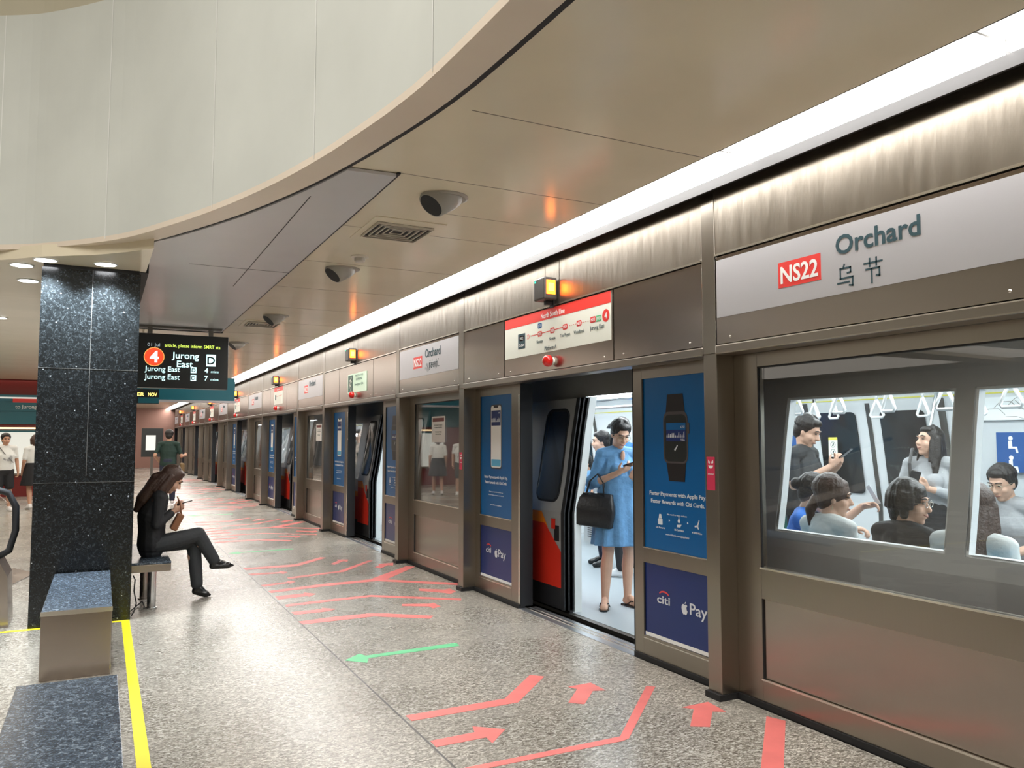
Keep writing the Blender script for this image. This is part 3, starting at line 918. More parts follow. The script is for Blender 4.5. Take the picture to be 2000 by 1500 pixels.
def route_map(k, lab):
    y = PER * k
    e = empty('route_map_sign', (HX, 4.69 + y, 2.2), lab, 'route map', 'route map boards over the doorways')
    F = wallface(HX - .001, 0, 0)
    X = lambda yy: -(yy + y)
    if k == 0:
        y0, y1 = 4.70, 6.385
    else:
        y0, y1 = 5.05, 5.95
    flat('board', [(X(y1), 2.2), (X(y0), 2.2), (X(y0), 2.553), (X(y1), 2.553)], F, 'cream', e, 0, .002)
    flat('red_band', [(X(y1), 2.467), (X(y0), 2.467), (X(y0), 2.553), (X(y1), 2.553)], F, 'red', e, .002, .003)
    if k > 0:
        flat('black_block', [(X(5.85), 2.29), (X(5.74), 2.29), (X(5.74), 2.4), (X(5.85), 2.4)], F, 'ink', e, .002, .003)
        flat('route_line', [(X(5.7), 2.36), (X(5.15), 2.37), (X(5.15), 2.376), (X(5.7), 2.366)], F, 'red', e, .002, .003)
        text('North South Line', F, X(5.5), 2.49, .035, 'white', e, w=.3, align='CENTER', depth=.004)
        return e
    text('North South Line', F, X(5.72), 2.483, .042, 'white', e, w=.38, bold=.012, depth=.004)
    b = flat('here_block', [(X(6.13), 2.27), (X(6.0), 2.27), (X(6.0), 2.40), (X(6.13), 2.40)], F, 'ink', e, .002, .003)
    code(b, F, X(6.065), 2.36, 1, 'NS22', w=.075); text('Orchard', F, X(6.065), 2.29, .024, 'white', b, w=.1, align='CENTER', depth=.004)
    ch = MB()
    for q in (5.965, 5.94):
        ch.prism([(X(q), 2.34), (X(q) + .012, 2.36), (X(q), 2.38), (X(q) + .006, 2.38), (X(q) + .018, 2.36), (X(q) + .006, 2.34)], .002, .003, F)
    ch.build('chevrons', 'red', e)
    flat('route_line', [(X(5.9), 2.358), (X(5.33), 2.368), (X(5.33), 2.374), (X(5.9), 2.364)], F, 'red', e, .002, .003)
    d = MB()
    for q in range(11):
        yy = 5.27 - q * .029
        if 5.1 < yy < 5.16: continue
        d.prism([(X(yy), 2.369), (X(yy) + .01, 2.369), (X(yy) + .01, 2.374), (X(yy), 2.374)], .002, .003, F)
    d.build('dotted_line', 'red', e)
    for yy, zz, c, nm in ((5.743, 2.362, 'NS21', 'Newton'), (5.535, 2.366, 'NS20', 'Novena'), (5.335, 2.37, 'NS19', 'Toa Payoh'), (5.13, 2.372, 'NS9', 'Woodlands')):
        code(e, F, X(yy), zz, 1, c)
        text(nm, F, X(yy), zz - .075, .026, 'ink', e, w=.0165 * len(nm), align='CENTER', depth=.004)
    code(e, F, X(5.743), 2.43, 1, 'DT11', m='adblue')
    code(e, F, X(4.935), 2.374, 1, 'NS1', w=.075); code(e, F, X(4.86), 2.374, 1, 'EW24', m='green', w=.075)
    text('Jurong East', F, X(4.88), 2.298, .032, 'ink', e, w=.19, align='CENTER', depth=.004)
    p = flat('platform_number', circle(X(4.765), 2.382, .046), F, 'red', e, .002, .003)
    text('4', F, X(4.765), 2.36, .044, 'white', p, align='CENTER', bold=.02, depth=.004)
    text('Platform A', F, X(5.565), 2.215, .034, 'ink', e, w=.19, align='CENTER', depth=.004)
    return e


def name_sign(k, lab, second=None):
    y = PER * k
    a, b = 7.445 + y, 9.25 + y
    e = empty('station_name_sign', (HX, a, 2.2), lab, 'station sign', 'station name boards over the fixed panels')
    F = wallface(HX - .001, 0, 0)
    X = lambda yy: -(yy + 5.65 + y)
    flat('board', [(-b, 2.205), (-a, 2.205), (-a, 2.545), (-b, 2.545)], F, 'signgrey', e, 0, .003)
    p = flat('code_block', [(X(3.115), 2.298), (X(2.83), 2.298), (X(2.83), 2.434), (X(3.115), 2.434)], F, 'red', e, .003, .004)
    text('NS22', F, X(2.972), 2.322, .088, 'white', p, w=.25, align='CENTER', bold=.02, depth=.005)
    text('Orchard', F, X(2.735), 2.402, .092, 'ink', e, w=.46, bold=.018, depth=.005)
    if second is None:
        # the two characters, stroke by stroke
        c = MB(); th = .0085
        def st(pts, ox):
            for (x0, z0), (x1, z1) in zip(pts, pts[1:]):
                dx, dz = x1 - x0, z1 - z0; L_ = math.hypot(dx, dz); nx, nz = -dz / L_ * th / 2, dx / L_ * th / 2; ex, ez = dx / L_ * th / 2, dz / L_ * th / 2
                c.prism([(ox + x0 - ex + nx, z0 - ez + nz), (ox + x0 - ex - nx, z0 - ez - nz), (ox + x1 + ex - nx, z1 + ez - nz), (ox + x1 + ex + nx, z1 + ez + nz)], .003, .004, F)
        ox = X(2.73)
        B0 = 2.235
        def S(pts, o): st([(p[0] * .1, B0 + p[1] * .11) for p in pts], o)
        S([(.42, 1.0), (.36, .86)], ox); S([(.18, .84), (.78, .84), (.78, .62), (.6, .6)], ox); S([(.18, .84), (.18, .4), (.9, .4), (.88, .02), (.7, .05)], ox); S([(.02, .2), (.68, .2)], ox)
        c.build('character', 'ink', e); c = MB()
        ox = X(2.575)
        S([(.02, .82), (.98, .82)], ox); S([(.32, 1.0), (.32, .68)], ox); S([(.68, 1.0), (.68, .68)], ox); S([(.12, .56), (.84, .56), (.84, .22), (.68, .24)], ox); S([(.42, .56), (.42, -.04)], ox)
        c.build('character', 'ink', e)
    elif second:
        text(second, F, X(2.73), 2.275, .075, 'ink', e, w=.42, depth=.005)
    return e


def exit_sign(k, lab):
    y = PER * k
    e = empty('exit_sign', (HX, 5.1 + y, 2.16), lab, 'exit sign')
    F = wallface(HX - .012, 0, 0)
    X = lambda yy: -(yy + y)
    MB().box(HX - .012, HX, 4.98 + y, 5.88 + y, 2.155, 2.425).build('board', mat('sign_pale_green', (.62, .78, .6), .4, emit=(.62, .8, .6), es=.25), e)
    g = 'sign_dark_green'
    mat(g, (.01, .1, .06), .4); M[g] = bpy.data.materials[g]
    b = MB()
    b.prism([(X(5.86), 2.17), (X(5.6), 2.17), (X(5.6), 2.41), (X(5.86), 2.41)], .001, .002, F)
    pic = b.build('pictogram_field', g, e)
    c = MB(); o = X(5.73)
    c.prism(circle(o + .03, 2.375, .018), .003, .004, F)
    for seg in (((.01, 2.35), (-.03, 2.28)), ((-.03, 2.28), (.03, 2.24)), ((.03, 2.24), (.02, 2.19)), ((-.03, 2.28), (-.07, 2.22)), ((.01, 2.34), (.06, 2.31)), ((.0, 2.34), (-.05, 2.33))):
        (x0, z0), (x1, z1) = seg; dx, dz = x1 - x0, z1 - z0; L_ = math.hypot(dx, dz); nx, nz = -dz / L_ * .01, dx / L_ * .01
        c.prism([(o + x0 + nx, z0 + nz), (o + x0 - nx, z0 - nz), (o + x1 - nx, z1 - nz), (o + x1 + nx, z1 + nz)], .003, .004, F)
    c.build('running_figure', 'cream', pic)
    text('PRESS TO', F, X(5.3), 2.375, .026, g, e, w=.4, align='CENTER', depth=.003)
    text('OPEN', F, X(5.3), 2.32, .034, g, e, w=.3, align='CENTER', depth=.003)
    text('Emergency Exit', F, X(5.3), 2.25, .034, g, e, w=.42, align='CENTER', depth=.003)
    return e


def glass_notice(k, lab, dy=0):
    y = PER * k + dy
    e = empty('glass_notice', (WX, 8.14 + y, 1.45), lab, 'notice')
    F = wallface(WX + .0155, 0, 0)
    X = lambda yy: -(yy + y)
    flat('sheet', rrect(X(8.55), X(8.15), 1.455, 1.745, .006), F, 'white', e, 0, .001)
    flat('red_header', [(X(8.52), 1.685), (X(8.18), 1.685), (X(8.18), 1.728), (X(8.52), 1.728)], F, 'darkred', e, .001, .0015)
    for z, s, w in ((1.64, 'PLEASE STAND', .24), (1.615, 'CLEAR OF DOORS', .22), (1.565, 'THANK YOU', .2), (1.54, 'FOR WAITING', .16)):
        text(s, F, X(8.35), z, .012, 'ink', e, w=w, align='CENTER', depth=.002)
    return e


def sill(k, lab):
    y = PER * k
    e = empty('door_sill', (WX, 4.63 + y, 0), lab, 'door sill', 'metal sills of the doorways')
    sm = M.get('sill') or mat('sill_aluminium', (.55, .58, .62), .28, .85)
    M['sill'] = sm
    MB().box(WX - .02, WX + .16, 4.63 + y, 6.35 + y, -.03, .004).build('plate', 'sill', e)
    MB().box(WX + .05, WX + .065, 4.63 + y, 6.35 + y, .004, .008).box(WX + .1, WX + .108, 4.63 + y, 6.35 + y, .004, .008).build('guide_rail', 'trim', e)
    MB().box(WX + .16, WX + .19, 4.63 + y, 6.35 + y, -.08, -.005).build('gap_edge', 'rubber', e)
    return e


NB = 7
for k in range(-1, NB):
    n_ = ORD[k] if k >= 0 else ''
    if k >= 0:
        pilaster(3.615 + PER * k, 3.73 + PER * k, 'steel pilaster on the near side of the %s doorway' % n_)
        pilaster(7.31 + PER * k, 7.43 + PER * k, 'steel pilaster on the far side of the %s doorway' % n_)
        door_header(k, 'steel header cladding above the %s doorway' % n_)
        door_leaf(k, True, ('blue advert door leaf picturing a black watch, right of the %s doorway' if k < 2 else 'screen door leaf on the near side of the %s doorway') % n_, ad=k < 3)
        door_leaf(k, False, ('blue advert door leaf picturing a white phone, left of the %s doorway' if k < 4 else 'screen door leaf on the far side of the %s doorway') % n_, ad=k < 4)
        lamp(k, 'black boxed lamp with glowing orange lens above the %s doorway' % n_)
        bell(k, 'small red dome light on the header above the %s doorway' % n_)
        sill(k, 'silver metal sill on the floor of the %s doorway' % n_)
        if k == 1:
            exit_sign(1, 'pale green emergency exit sign with running figure over the second doorway')
        else:
            route_map(k, 'white route map board with red band above the %s doorway' % n_)
    if k < 0:
        f = 'large glass panel at the right edge showing train passengers'
        fixed_panel(k, f); fixed_header(k, 'steel header above the large passenger window at right, with the big station sign')
        name_sign(k, 'large silver station sign reading Orchard with red NS22 at right')
    else:
        fixed_panel(k, 'fixed glass panel over a steel sheet just beyond the %s doorway' % n_)
        fixed_header(k, 'steel header cladding just beyond the %s doorway' % n_)
        name_sign(k, 'silver Orchard station sign just beyond the %s doorway' % n_, second='ஆர்ச்சர்ட்' if k == 0 else '')
glass_notice(0, 'white notice with dark red header on the glass beyond the nearest doorway')
glass_notice(1, 'white notice with red header on the glass beyond the second doorway', dy=-.1)

# red stickers on the pilasters
def sticker(y, z0, z1, lab):
    e = empty('pilaster_sticker', (HX, y, z0), lab, 'sticker')
    F = wallface(HX - .0005, 0, 0)
    flat('label_sheet', [(-y - .082, z0), (-y - .012, z0), (-y - .012, z1), (-y - .082, z1)], F, 'pinkred', e, 0, .0008)
    b = MB(); cx = -y - .047; zt = z1 - .05
    for sx in (-1, 1):
        b.prism([(cx + sx * .006, zt + .02), (cx + sx * .02, zt + .034), (cx + sx * .022, zt + .016), (cx + sx * .01, zt + .008)], .0008, .0014, F)
    b.prism([(cx - .022, zt - .0), (cx + .022, zt - .0), (cx + .014, zt - .014), (cx, zt - .019), (cx - .014, zt - .014)], .0008, .0014, F)
    b.build('smile_mark', 'white', e)
    text('HAVE A GOOD DAY', F, cx, z1 - .105, .008, 'white', e, w=.05, align='CENTER')
    return e


M['pinkred'] = mat('sticker_red', (.62, .03, .09), .4)
sticker(3.632, 1.195, 1.39, 'narrow red sticker with smile on the pilaster beside the watch advert')
sticker(7.33, 1.19, 1.36, 'narrow red sticker on the pilaster between phone advert and fixed glass')

# ------------------------------------------------------------------ floor markings (traced from the photograph, laid on the floor)
Fv = Vector((math.sin(math.radians(27.096)) * math.cos(math.radians(3.887)), math.cos(math.radians(27.096)) * math.cos(math.radians(3.887)), math.sin(math.radians(3.887))))
Rv = Vector((math.cos(math.radians(27.096)), -math.sin(math.radians(27.096)), 0)); Uv = Rv.cross(Fv)


def fp(x, y, z=0.):
    d = Rv * (x - 1000) - Uv * (y - 750) + Fv * 1560
    t = (z - 1.5) / d.z
    return (d.x * t, d.y * t)


def ap(x, y, X_):
    d = Rv * (x - 1000) - Uv * (y - 750) + Fv * 1560
    t = X_ / d.x
    return Vector((X_, d.y * t, 1.5 + d.z * t))


def mark(name, P, m, lab, cat='floor marking', grp=None, dy=0.):
    Q = [fp(*p) for p in P]
    o = MB().prism([(x, y + dy) for x, y in Q], .0, .0016).build(name, m)
    return tag(o, lab, cat, grp)


GL, GA = 'red tape lines on the platform floor', 'red tape arrows on the platform floor'
mark('tape_line', [(792, 1398), (985.5, 1365), (1035, 1318.5), (1063, 1321.5), (1012, 1372), (804, 1408.5)], 'pink', 'bent red tape line nearest the watch advert door, starting at the floor joint', grp=GL)
mark('tape_line', [(1262, 1340), (1280, 1341.5), (1228, 1443), (1214, 1448), (956, 1500), (890, 1520), (860, 1512), (918, 1498), (1211, 1438.8)], 'pink', 'long bent red tape line running off the bottom edge of the photo', grp=GL)
mark('tape_line', [(1496.8, 1399.2), (1534.2, 1408.3), (1531, 1500), (1528, 1560), (1478, 1560), (1486, 1500)], 'pink', 'wide straight red tape line at the bottom right by the window panel', grp=GL)
mark('tape_arrow', [(840, 1447.5), (927, 1430.5), (922.5, 1419), (987, 1424.5), (961.5, 1452), (950, 1440.5), (852, 1459.5)], 'pink', 'large red arrow pointing right beside the floor joint, nearest the camera', grp=GA)
mark('tape_arrow', [(1110, 1372.3), (1141.5, 1375.8), (1158.3, 1349.5), (1182.8, 1348.5), (1153.8, 1333.8), (1109.3, 1341.8), (1127.5, 1346)], 'pink', 'short red arrow between the two bent tape lines in front of the doorway', grp=GA)
mark('tape_arrow', [(1348, 1418.8), (1386.5, 1420), (1391.8, 1389.8), (1418, 1390.5), (1383, 1371.2), (1332.3, 1381.7), (1355, 1385.2)], 'pink', 'short red arrow by the foot of the nearest pilaster', grp=GA)
SET = [
    ('tape_line', [(582.9, 1214.5), (653, 1204.9), (719, 1198.6), (757.5, 1198.6), (846.9, 1203), (840, 1208.5), (730, 1204), (592.5, 1219.5)], 'front red tape line'),
    ('tape_arrow', [(569, 1195.8), (629.6, 1189.8), (628.3, 1187.6), (655.8, 1189.8), (642, 1193.9), (641, 1193.9), (576, 1200.8)], 'red arrow at the joint, nearest of its row'),
    ('tape_line', [(556.8, 1181.5), (633.8, 1171.9), (724.5, 1162.3), (900.5, 1169), (900.5, 1172.7), (724.5, 1165.6), (559.5, 1184.8)], 'faded second red tape line'),
    ('tape_arrow', [(537.5, 1165), (592.5, 1159.5), (594, 1157.4), (617.3, 1160), (603.5, 1165.4), (600, 1164), (543, 1171)], 'red arrow at the joint, second of its row'),
    ('tape_arrow', [(785, 1180), (840, 1179.3), (846.9, 1177.4), (860.7, 1184.8), (845.5, 1188.4), (838, 1184.6), (785, 1183.7)], 'red arrow near the door, nearest one pointing right'),
    ('tape_arrow', [(818, 1149.9), (867.5, 1151.8), (878.5, 1149.9), (890.9, 1155.4), (880, 1160), (867.5, 1158), (818, 1154)], 'red arrow near the pilaster, second one pointing right'),
    ('tape_line', [(523.8, 1154.6), (633.8, 1140.3), (721.8, 1132), (793.3, 1105.9), (811, 1106.7), (754.8, 1132), (895, 1138.9), (893.7, 1143), (735.5, 1134.8), (633.8, 1145.2), (529.3, 1158)], 'forked Y shaped red tape line'),
    ('tape_line', [(474.3, 1110), (576, 1102.3), (625.5, 1088.6), (636.5, 1089.4), (581.5, 1105.9), (479.8, 1113.3)], 'farthest bent red tape line'),
    ('tape_arrow', [(485, 1121), (545, 1117.4), (547, 1115.4), (562, 1117.4), (554, 1121), (547, 1119.8), (490.8, 1123.8)], 'faded red arrow, farthest of its row'),
    ('tape_line', [(560, 1128), (606, 1122.4), (661, 1115.5), (719, 1094.9), (728.7, 1094.9), (672, 1116.9), (606, 1125.4), (564, 1131)], 'faded bent red tape line before the farthest one'),
    ('tape_arrow', [(510, 1143), (560, 1136.6), (562, 1134.4), (577.4, 1136), (568, 1140), (562, 1139), (515.5, 1146)], 'faded red arrow, third of its row'),
    ('tape_arrow', [(644.8, 1101.8), (661, 1094.9), (658, 1093.2), (680.5, 1093), (678, 1097.5), (671, 1096), (654, 1103)], 'short red arrow between the farthest tape lines'),
    ('tape_arrow', [(731.4, 1108), (742, 1103.5), (738, 1101.6), (768, 1099.4), (768, 1104.5), (758, 1104), (743, 1110)], 'short red arrow before the pilaster, right of the fork'),
]
GREENA = [(673.5, 1290), (702, 1277), (714, 1281), (891, 1255.5), (897, 1261.5), (720, 1285.5), (717, 1294.5)]
for k in range(0, 5):
    where = ['between the nearest and second doorways', 'between the second and third doorways', 'between the third and fourth doorways', 'between the fourth and fifth doorways', 'between the fifth and sixth doorways'][k]
    for nm, P, lb in SET:
        if k > 2 and nm == 'tape_arrow':
            continue
        mark(nm, P, 'pink', '%s %s' % (lb, where), grp=GL if nm == 'tape_line' else GA, dy=PER * k)
    mark('exit_arrow', GREENA, 'green', 'long green arrow pointing away from the %s doorway' % ORD[k], grp='green tape arrows', dy=PER * k)
# yellow queue tape around the benches
tag(MB().box(.185, .245, .6, 7.44, 0, .0018).build('yellow_tape', 'yellow'), 'long yellow tape strip along the floor beside the near benches', 'floor marking')
tag(MB().box(-6.0, .245, 7.385, 7.44, .0, .0015).build('yellow_tape', 'yellow'), 'yellow tape strip across the floor at the foot of the granite column', 'floor marking')
# ------------------------------------------------------------------ the train
PROF = [(3.63, -.9), (3.63, .85), (3.69, 1.17), (3.742, 1.53), (3.80, 1.85), (3.87, 2.1)]
FAR = [(6.78, -.1), (6.78, .85), (6.73, 1.17), (6.68, 1.53), (6.62, 1.85), (6.54, 2.1)]


def xat(P, z):
    for (x0, z0), (x1, z1) in zip(P, P[1:]):
        if z <= z1:
            return x0 + (x1 - x0) * max(0, (z - z0)) / (z1 - z0)
    return P[-1][0]


def side(m, P, y0, y1, z0, z1, off=0., th=.03):
    """a patch of the curved car side between two heights"""
    zs = sorted(set([z0, z1] + [z for _, z in P if z0 < z < z1]))
    if len(zs) == 2 and z1 - z0 > .5: zs.insert(1, (z0 + z1) / 2)
    bm = m.bm; rows = []
    for z in zs:
        x = xat(P, z) + off
        rows.append([bm.verts.new(p) for p in ((x, y0, z), (x, y1, z), (x + th, y1, z), (x + th, y0, z))])
    for a, b in zip(rows, rows[1:]):
        for i in range(4):
            bm.faces.new((a[i], a[(i + 1) % 4], b[(i + 1) % 4], b[i]))
    bm.faces.new(rows[0]); bm.faces.new(rows[-1][::-1])


def rounded(m, P, y0, y1, z0, z1, r, off, th):
    """rounded pane following the side"""
    bm = m.bm
    A = []; 
    pts = []
    for (yy, zz) in rrect(y0, y1, z0, z1, r, 4):
        pts.append((yy, zz))
    # split long vertical edges so the pane bends with the side
    full = []
    for i in range(len(pts)):
        a = pts[i]; b = pts[(i + 1) % len(pts)]
        full.append(a)
        if abs(a[1] - b[1]) > .3:
            for q in (.25, .5, .75): full.append((a[0] + (b[0] - a[0]) * q, a[1] + (b[1] - a[1]) * q))
    f = [bm.verts.new((xat(P, z) + off, y, z)) for y, z in full]; g = [bm.verts.new((xat(P, z) + off + th, y, z)) for y, z in full]
    n_ = len(full)
    bm.faces.new(f); bm.faces.new(g[::-1])
    for i in range(n_):
        bm.faces.new((f[i], f[(i + 1) % n_], g[(i + 1) % n_], g[i]))


train = empty('metro_train', (3.63, 0, -.9), 'silver metro train with red and orange stripes standing behind the screen doors', 'train')
KM = range(-1, 7)
C = lambda k: 5.35 + PER * k
ys, ye = -2.2, 47.0
body = MB(); sk = MB(); rd = MB(); og = MB()
for k in KM:
    a, b = C(k) + .65, C(k + 1) - .65
    side(body, PROF, a, b, .66, .94); side(body, PROF, a, b, 1.75, 1.87)
    w1 = (b - 1.07 - 1.10, b - 1.07); w2 = (a + 1.07, w1[0] - .10)
    if k == 0:
        w1 = (b - .02, b - .01)
    for p0, p1 in ((a, w2[0]), (w2[1], w1[0]), (w1[1], b)):
        side(body, PROF, p0, p1, .94, 1.75)
    side(sk, PROF, a, b, -.9, .22); side(rd, PROF, a, b, .22, .58); side(og, PROF, a, b, .58, .66)
    for q in ((w2,) if k == 0 else (w1, w2)):
        win = MB(); rounded(win, PROF, q[0], q[1], .94, 1.75, .05, .004, .006)
        win = win.build('window', 'tglass', train); wf = MB()
        # bright inner reveal of the window
        side(wf, PROF, q[0], q[0] + .014, .94, 1.75, .01, .05); side(wf, PROF, q[1] - .014, q[1], .94, 1.75, .01, .05)
        side(wf, PROF, q[0], q[1], 1.736, 1.75, .01, .05); side(wf, PROF, q[0], q[1], .94, .952, .01, .05)
        wf.build('window_frame', 'strap', win)
side(body, PROF, ys, ye, 1.87, 2.1)
side(sk, PROF, ys, ye, -.9, -.03)
body.build('car_side', 'silver', train); sk.build('skirt', 'tblack', train); rd.build('red_stripe', 'tred', train); og.build('orange_stripe', 'torange', train)
tr = MB(); side(tr, PROF, ys, ye, -.03, -.004, -.02, .09); tr.build('threshold', 'steel_dark', train)
MB().box(3.66, 6.78, ys, ye, -.1, 0).build('floor_plate', 'tfloor', train)
MB().box(3.87, 6.58, ys, ye, 2.07, 2.1).build('inner_ceiling', 'twhite', train)
MB().box(3.8, 6.7, ys, ye, 2.18, 2.6).build('roof', 'tblack', train)
tl = MB()
for k in range(-1, 16):
    y = -1.0 + k * 2.83
    tl.box(4.45, 4.62, y, y + 2.5, 2.05, 2.068); tl.box(5.75, 5.92, y, y + 2.5, 2.05, 2.068)
tl.build('light_panel', 'tlight', train)
# door leaves with their windows, slid open along the outside
for k in KM:
    for s in (-1, 1):
        y0, y1 = (C(k) - 1.30, C(k) - .65) if s < 0 else (C(k) + .65, C(k) + 1.30)
        lf = MB(); side(lf, PROF, y0, y1, .02, 1.86, -.045, .03)
        leaf = lf.build('door_leaf', 'silver', train)
        e0, e1 = (y1 - .055, y1) if s < 0 else (y0, y0 + .055)
        r = MB(); side(r, PROF, e0, e1, .02, 1.86, -.055, .10); r.build('edge_seal', 'rubber', leaf)
        g0, g1 = (y0 + .11, y1 - .16) if s < 0 else (y0 + .16, y1 - .11)
        g = MB(); rounded(g, PROF, g0 - .02, g1 + .02, .93, 1.77, .1, -.05, .01); g.build('window_seal', 'rubber', leaf)
        g = MB(); rounded(g, PROF, g0, g1, .95, 1.75, .085, -.052, .008); g.build('leaf_window', 'dglass', leaf)
        lo, hi = (e1, y0) if s < 0 else (e1, y1)
        x = 3.63 - .047
        def patch(poly, m, nm, d=0.):
            q = MB(); bm = q.bm
            f = [bm.verts.new((x - .001 - d, yy, zz)) for yy, zz in poly]; h = [bm.verts.new((x - d + .001, yy, zz)) for yy, zz in poly]
            bm.faces.new(f); bm.faces.new(h[::-1]); n_ = len(f)
            for i in range(n_): bm.faces.new((f[i], f[(i + 1) % n_], h[(i + 1) % n_], h[i]))
            q.build(nm, m, leaf)
        ei = (y1 - .056) if s < 0 else (y0 + .056)
        eo = y0 if s < 0 else y1
        mid = ei + (eo - ei) * .5
        patch([(ei, .2), (ei, .5), (mid, .74), (eo, .74), (eo, .2)], 'tred', 'red_area')
        patch([(mid - (eo - ei) * .1, .70), (mid, .74), (eo, .74), (eo, .84), (mid + (eo - ei) * .1, .84)], 'torange', 'orange_area', .0005)
        patch([(ei, .02), (ei, .2), (eo, .2), (eo, .02)], 'tblack', 'black_base')
        if s > 0:
            patch([(y0 + .10, .60), (y0 + .10, .735), (y0 + .18, .735), (y0 + .18, .60)], 'tblack', 'black_square', .001)
            patch([(y0 + .165, .70), (y0 + .165, .79), (y0 + .235, .79), (y0 + .235, .70)], 'tred', 'red_square', .0015)
# inside: far wall, its doors and windows
fw = MB(); dk = MB(); dl = MB(); sl2 = MB()
side(fw, FAR, ys, ye, -.02, 2.1, 0, .04)
fw.build('far_wall', 'tgrey', train)
bp = MB()
for k in range(-1, 4):
    c = C(k)
    side(sl2, FAR, c - .02, c + .02, .02, 1.84, -.012, .012)
    side(sl2, FAR, c - .80, c - .74, .02, 1.86, -.014, .014); side(sl2, FAR, c + .74, c + .80, .02, 1.86, -.014, .014)
    for a in (c - .60, c + .15):
        dk = MB(); rounded(dk, FAR, a, a + .47, .95, 1.76, .05, -.016, .01); dk.build('far_window', 'dglass', train)
    a, b = c + .95, C(k + 1) - .95
    dk = MB(); rounded(dk, FAR, a + .75, b - .75, .95, 1.5, .05, -.016, .01); dk.build('far_window', 'dglass', train)
sl2.build('far_door_seal', 'steel_dark', train)
y_b = MB(); side(y_b, FAR, ys, ye, 1.872, 1.882, -.01, .01); y_b.build('yellow_line', 'yellowsign', train)
# benches
for k in range(-1, 2):
    b = C(k + 1) - .95
    for s, (x0, x1, xb) in enumerate(((3.72, 4.2, 3.72), (6.28, 6.75, 6.68))):
        a = C(k) + (1.65, .95)[s]
        m = MB(); n_ = 5; w = (b - a) / n_
        for i in range(n_):
            m.box(x0, x1, a + i * w + .01, a + (i + 1) * w - .01, .36, .43)
        bench = m.build('bench_seat', 'seatgreen' if (k == 0 and s == 1) else 'seatblue', train, bevel=.02)
        m = MB()
        for i in range(n_):
            m.box(xb, xb + .06, a + i * w + .01, a + (i + 1) * w - .01, .43, .86)
        m.build('backrest', 'seatgreen' if (k == 0 and s == 1) else 'seatblue', bench, bevel=.02)
        m = MB(); m.box(x0 + .05, x1 - .02, a, b, .0, .36)
        m.build('bench_base', 'tgrey', bench)
        if s == 1 and k == 0:
            v = MB()
            for q in range(7): v.box(x0 + .045, x0 + .05, a + .1, b - .1, .08 + q * .03, .09 + q * .03)
            v.build('grille', 'black', bench)
    for yy in (C(k) + 1.62, b + .03):
        MB().box(3.74, 4.22, yy - .012, yy + .012, .1, .95).build('draught_screen', 'twhite', train)
        m = MB(); m.tube([(4.22, yy, 0), (4.22, yy, 1.25), (4.2, yy, 1.4), (4.1, yy, 1.5), (3.95, yy, 1.56), (3.82, yy, 1.58)], .016, 8); m.build('grab_pole', 'steelpole', train)
        m = MB(); m.tube([(6.22, yy, 0), (6.22, yy, 1.25), (6.26, yy, 1.6), (6.36, yy, 1.9), (6.46, yy, 2.06)], .016, 8); m.build('grab_pole', 'steelpole', train)
for k in range(-1, 3):
    MB().tube([(5.2, C(k) + .9, 0), (5.2, C(k) + .9, 2.06)], .018, 8).build('grab_pole', 'steelpole', train)
# inner door posts (white)
for k in range(-1, 3):
    for s in (-1, 1):
        m = MB(); a = C(k) + s * .65; b = a + s * .035
        side(m, PROF, min(a, b), max(a, b), 0, 1.87, .05, .07)
        m.build('door_post', 'twhite', train)
# grab rails and straps under the ceiling
for x in (4.6, 5.85):
    MB().tube([(x, -1.5, 1.90), (x, 18, 1.90)], .02, 8).build('grab_rail', 'steelpole', train)
def strap(x, y, zr=1.90, a=0.):
    m = MB()
    R = Matrix.Translation((x, y, 0)) @ Matrix.Rotation(a, 4, 'Z')
    T = lambda u, z: R @ Vector((0, u, z))
    m.tube([T(0, zr), T(0, zr - .075)], .013, 6)
    tri = [T(0, zr - .07), T(.045, zr - .165), T(.064, zr - .205), T(.052, zr - .222), T(-.052, zr - .222), T(-.064, zr - .205), T(-.045, zr - .165), T(0, zr - .07)]
    m.tube(tri, .0115, 6, caps=True)
    return m.build('strap_handle', 'strap', train, smooth=True)
for y in (1.5, 1.95, 2.35, 2.75, 3.15, 3.55, 3.95, 4.33):
    strap(4.6, y, a=random.uniform(-.3, .3))
for y in (2.3, 2.8, 3.32, 3.75, 4.2, 4.63, 5.08, 5.3):
    strap(5.85, y, a=random.uniform(-.3, .3))
for y in (5.3, 5.7, 6.1, 6.6, 7.1, 12.5, 13.0):
    strap(5.85, y)
# notices inside: reserved seat posters, route diagram, door warning
def poster(y0, z0, w, h, full=True):
    x = xat(FAR, z0 + h / 2) - .02
    F = wallface(x, 0, 0)
    p = flat('reserved_seat_poster', [(-y0, z0), (-y0 + w, z0), (-y0 + w, z0 + h), (-y0, z0 + h)], F, 'bluesign', train, 0, .004)
    flat('poster_header', [(-y0, z0 + h), (-y0 + w, z0 + h), (-y0 + w, z0 + h + .085), (-y0, z0 + h + .085)], F, 'white', p, 0, .004)
    text('Reserved Seats', F, -y0 + .03, z0 + h + .025, .036, 'ink', p, w=w * .85, depth=.005)
    b = MB()
    for i in range(2):
        for j in range(2):
            cx, cz = -y0 + .12 + i * .24, z0 + h - .05 - j * .16; s = .8
            b.prism(circle(cx, cz, .018), .004, .006, F)
            b.prism([(cx - .02, cz - .02), (cx + .01, cz - .02), (cx + .012, cz - .07), (cx + .05, cz - .07), (cx + .06, cz - .12), (cx + .045, cz - .12), (cx + .035, cz - .085), (cx - .02, cz - .085)], .004, .006, F)
    b.build('seated_figures', 'white', p)
poster(4.13, 1.22, .6, .33)
poster(6.62, 1.2, .5, .33)
x = xat(FAR, 1.66) - .03; F = wallface(x, 0, 0); b = MB(); random.seed(11)
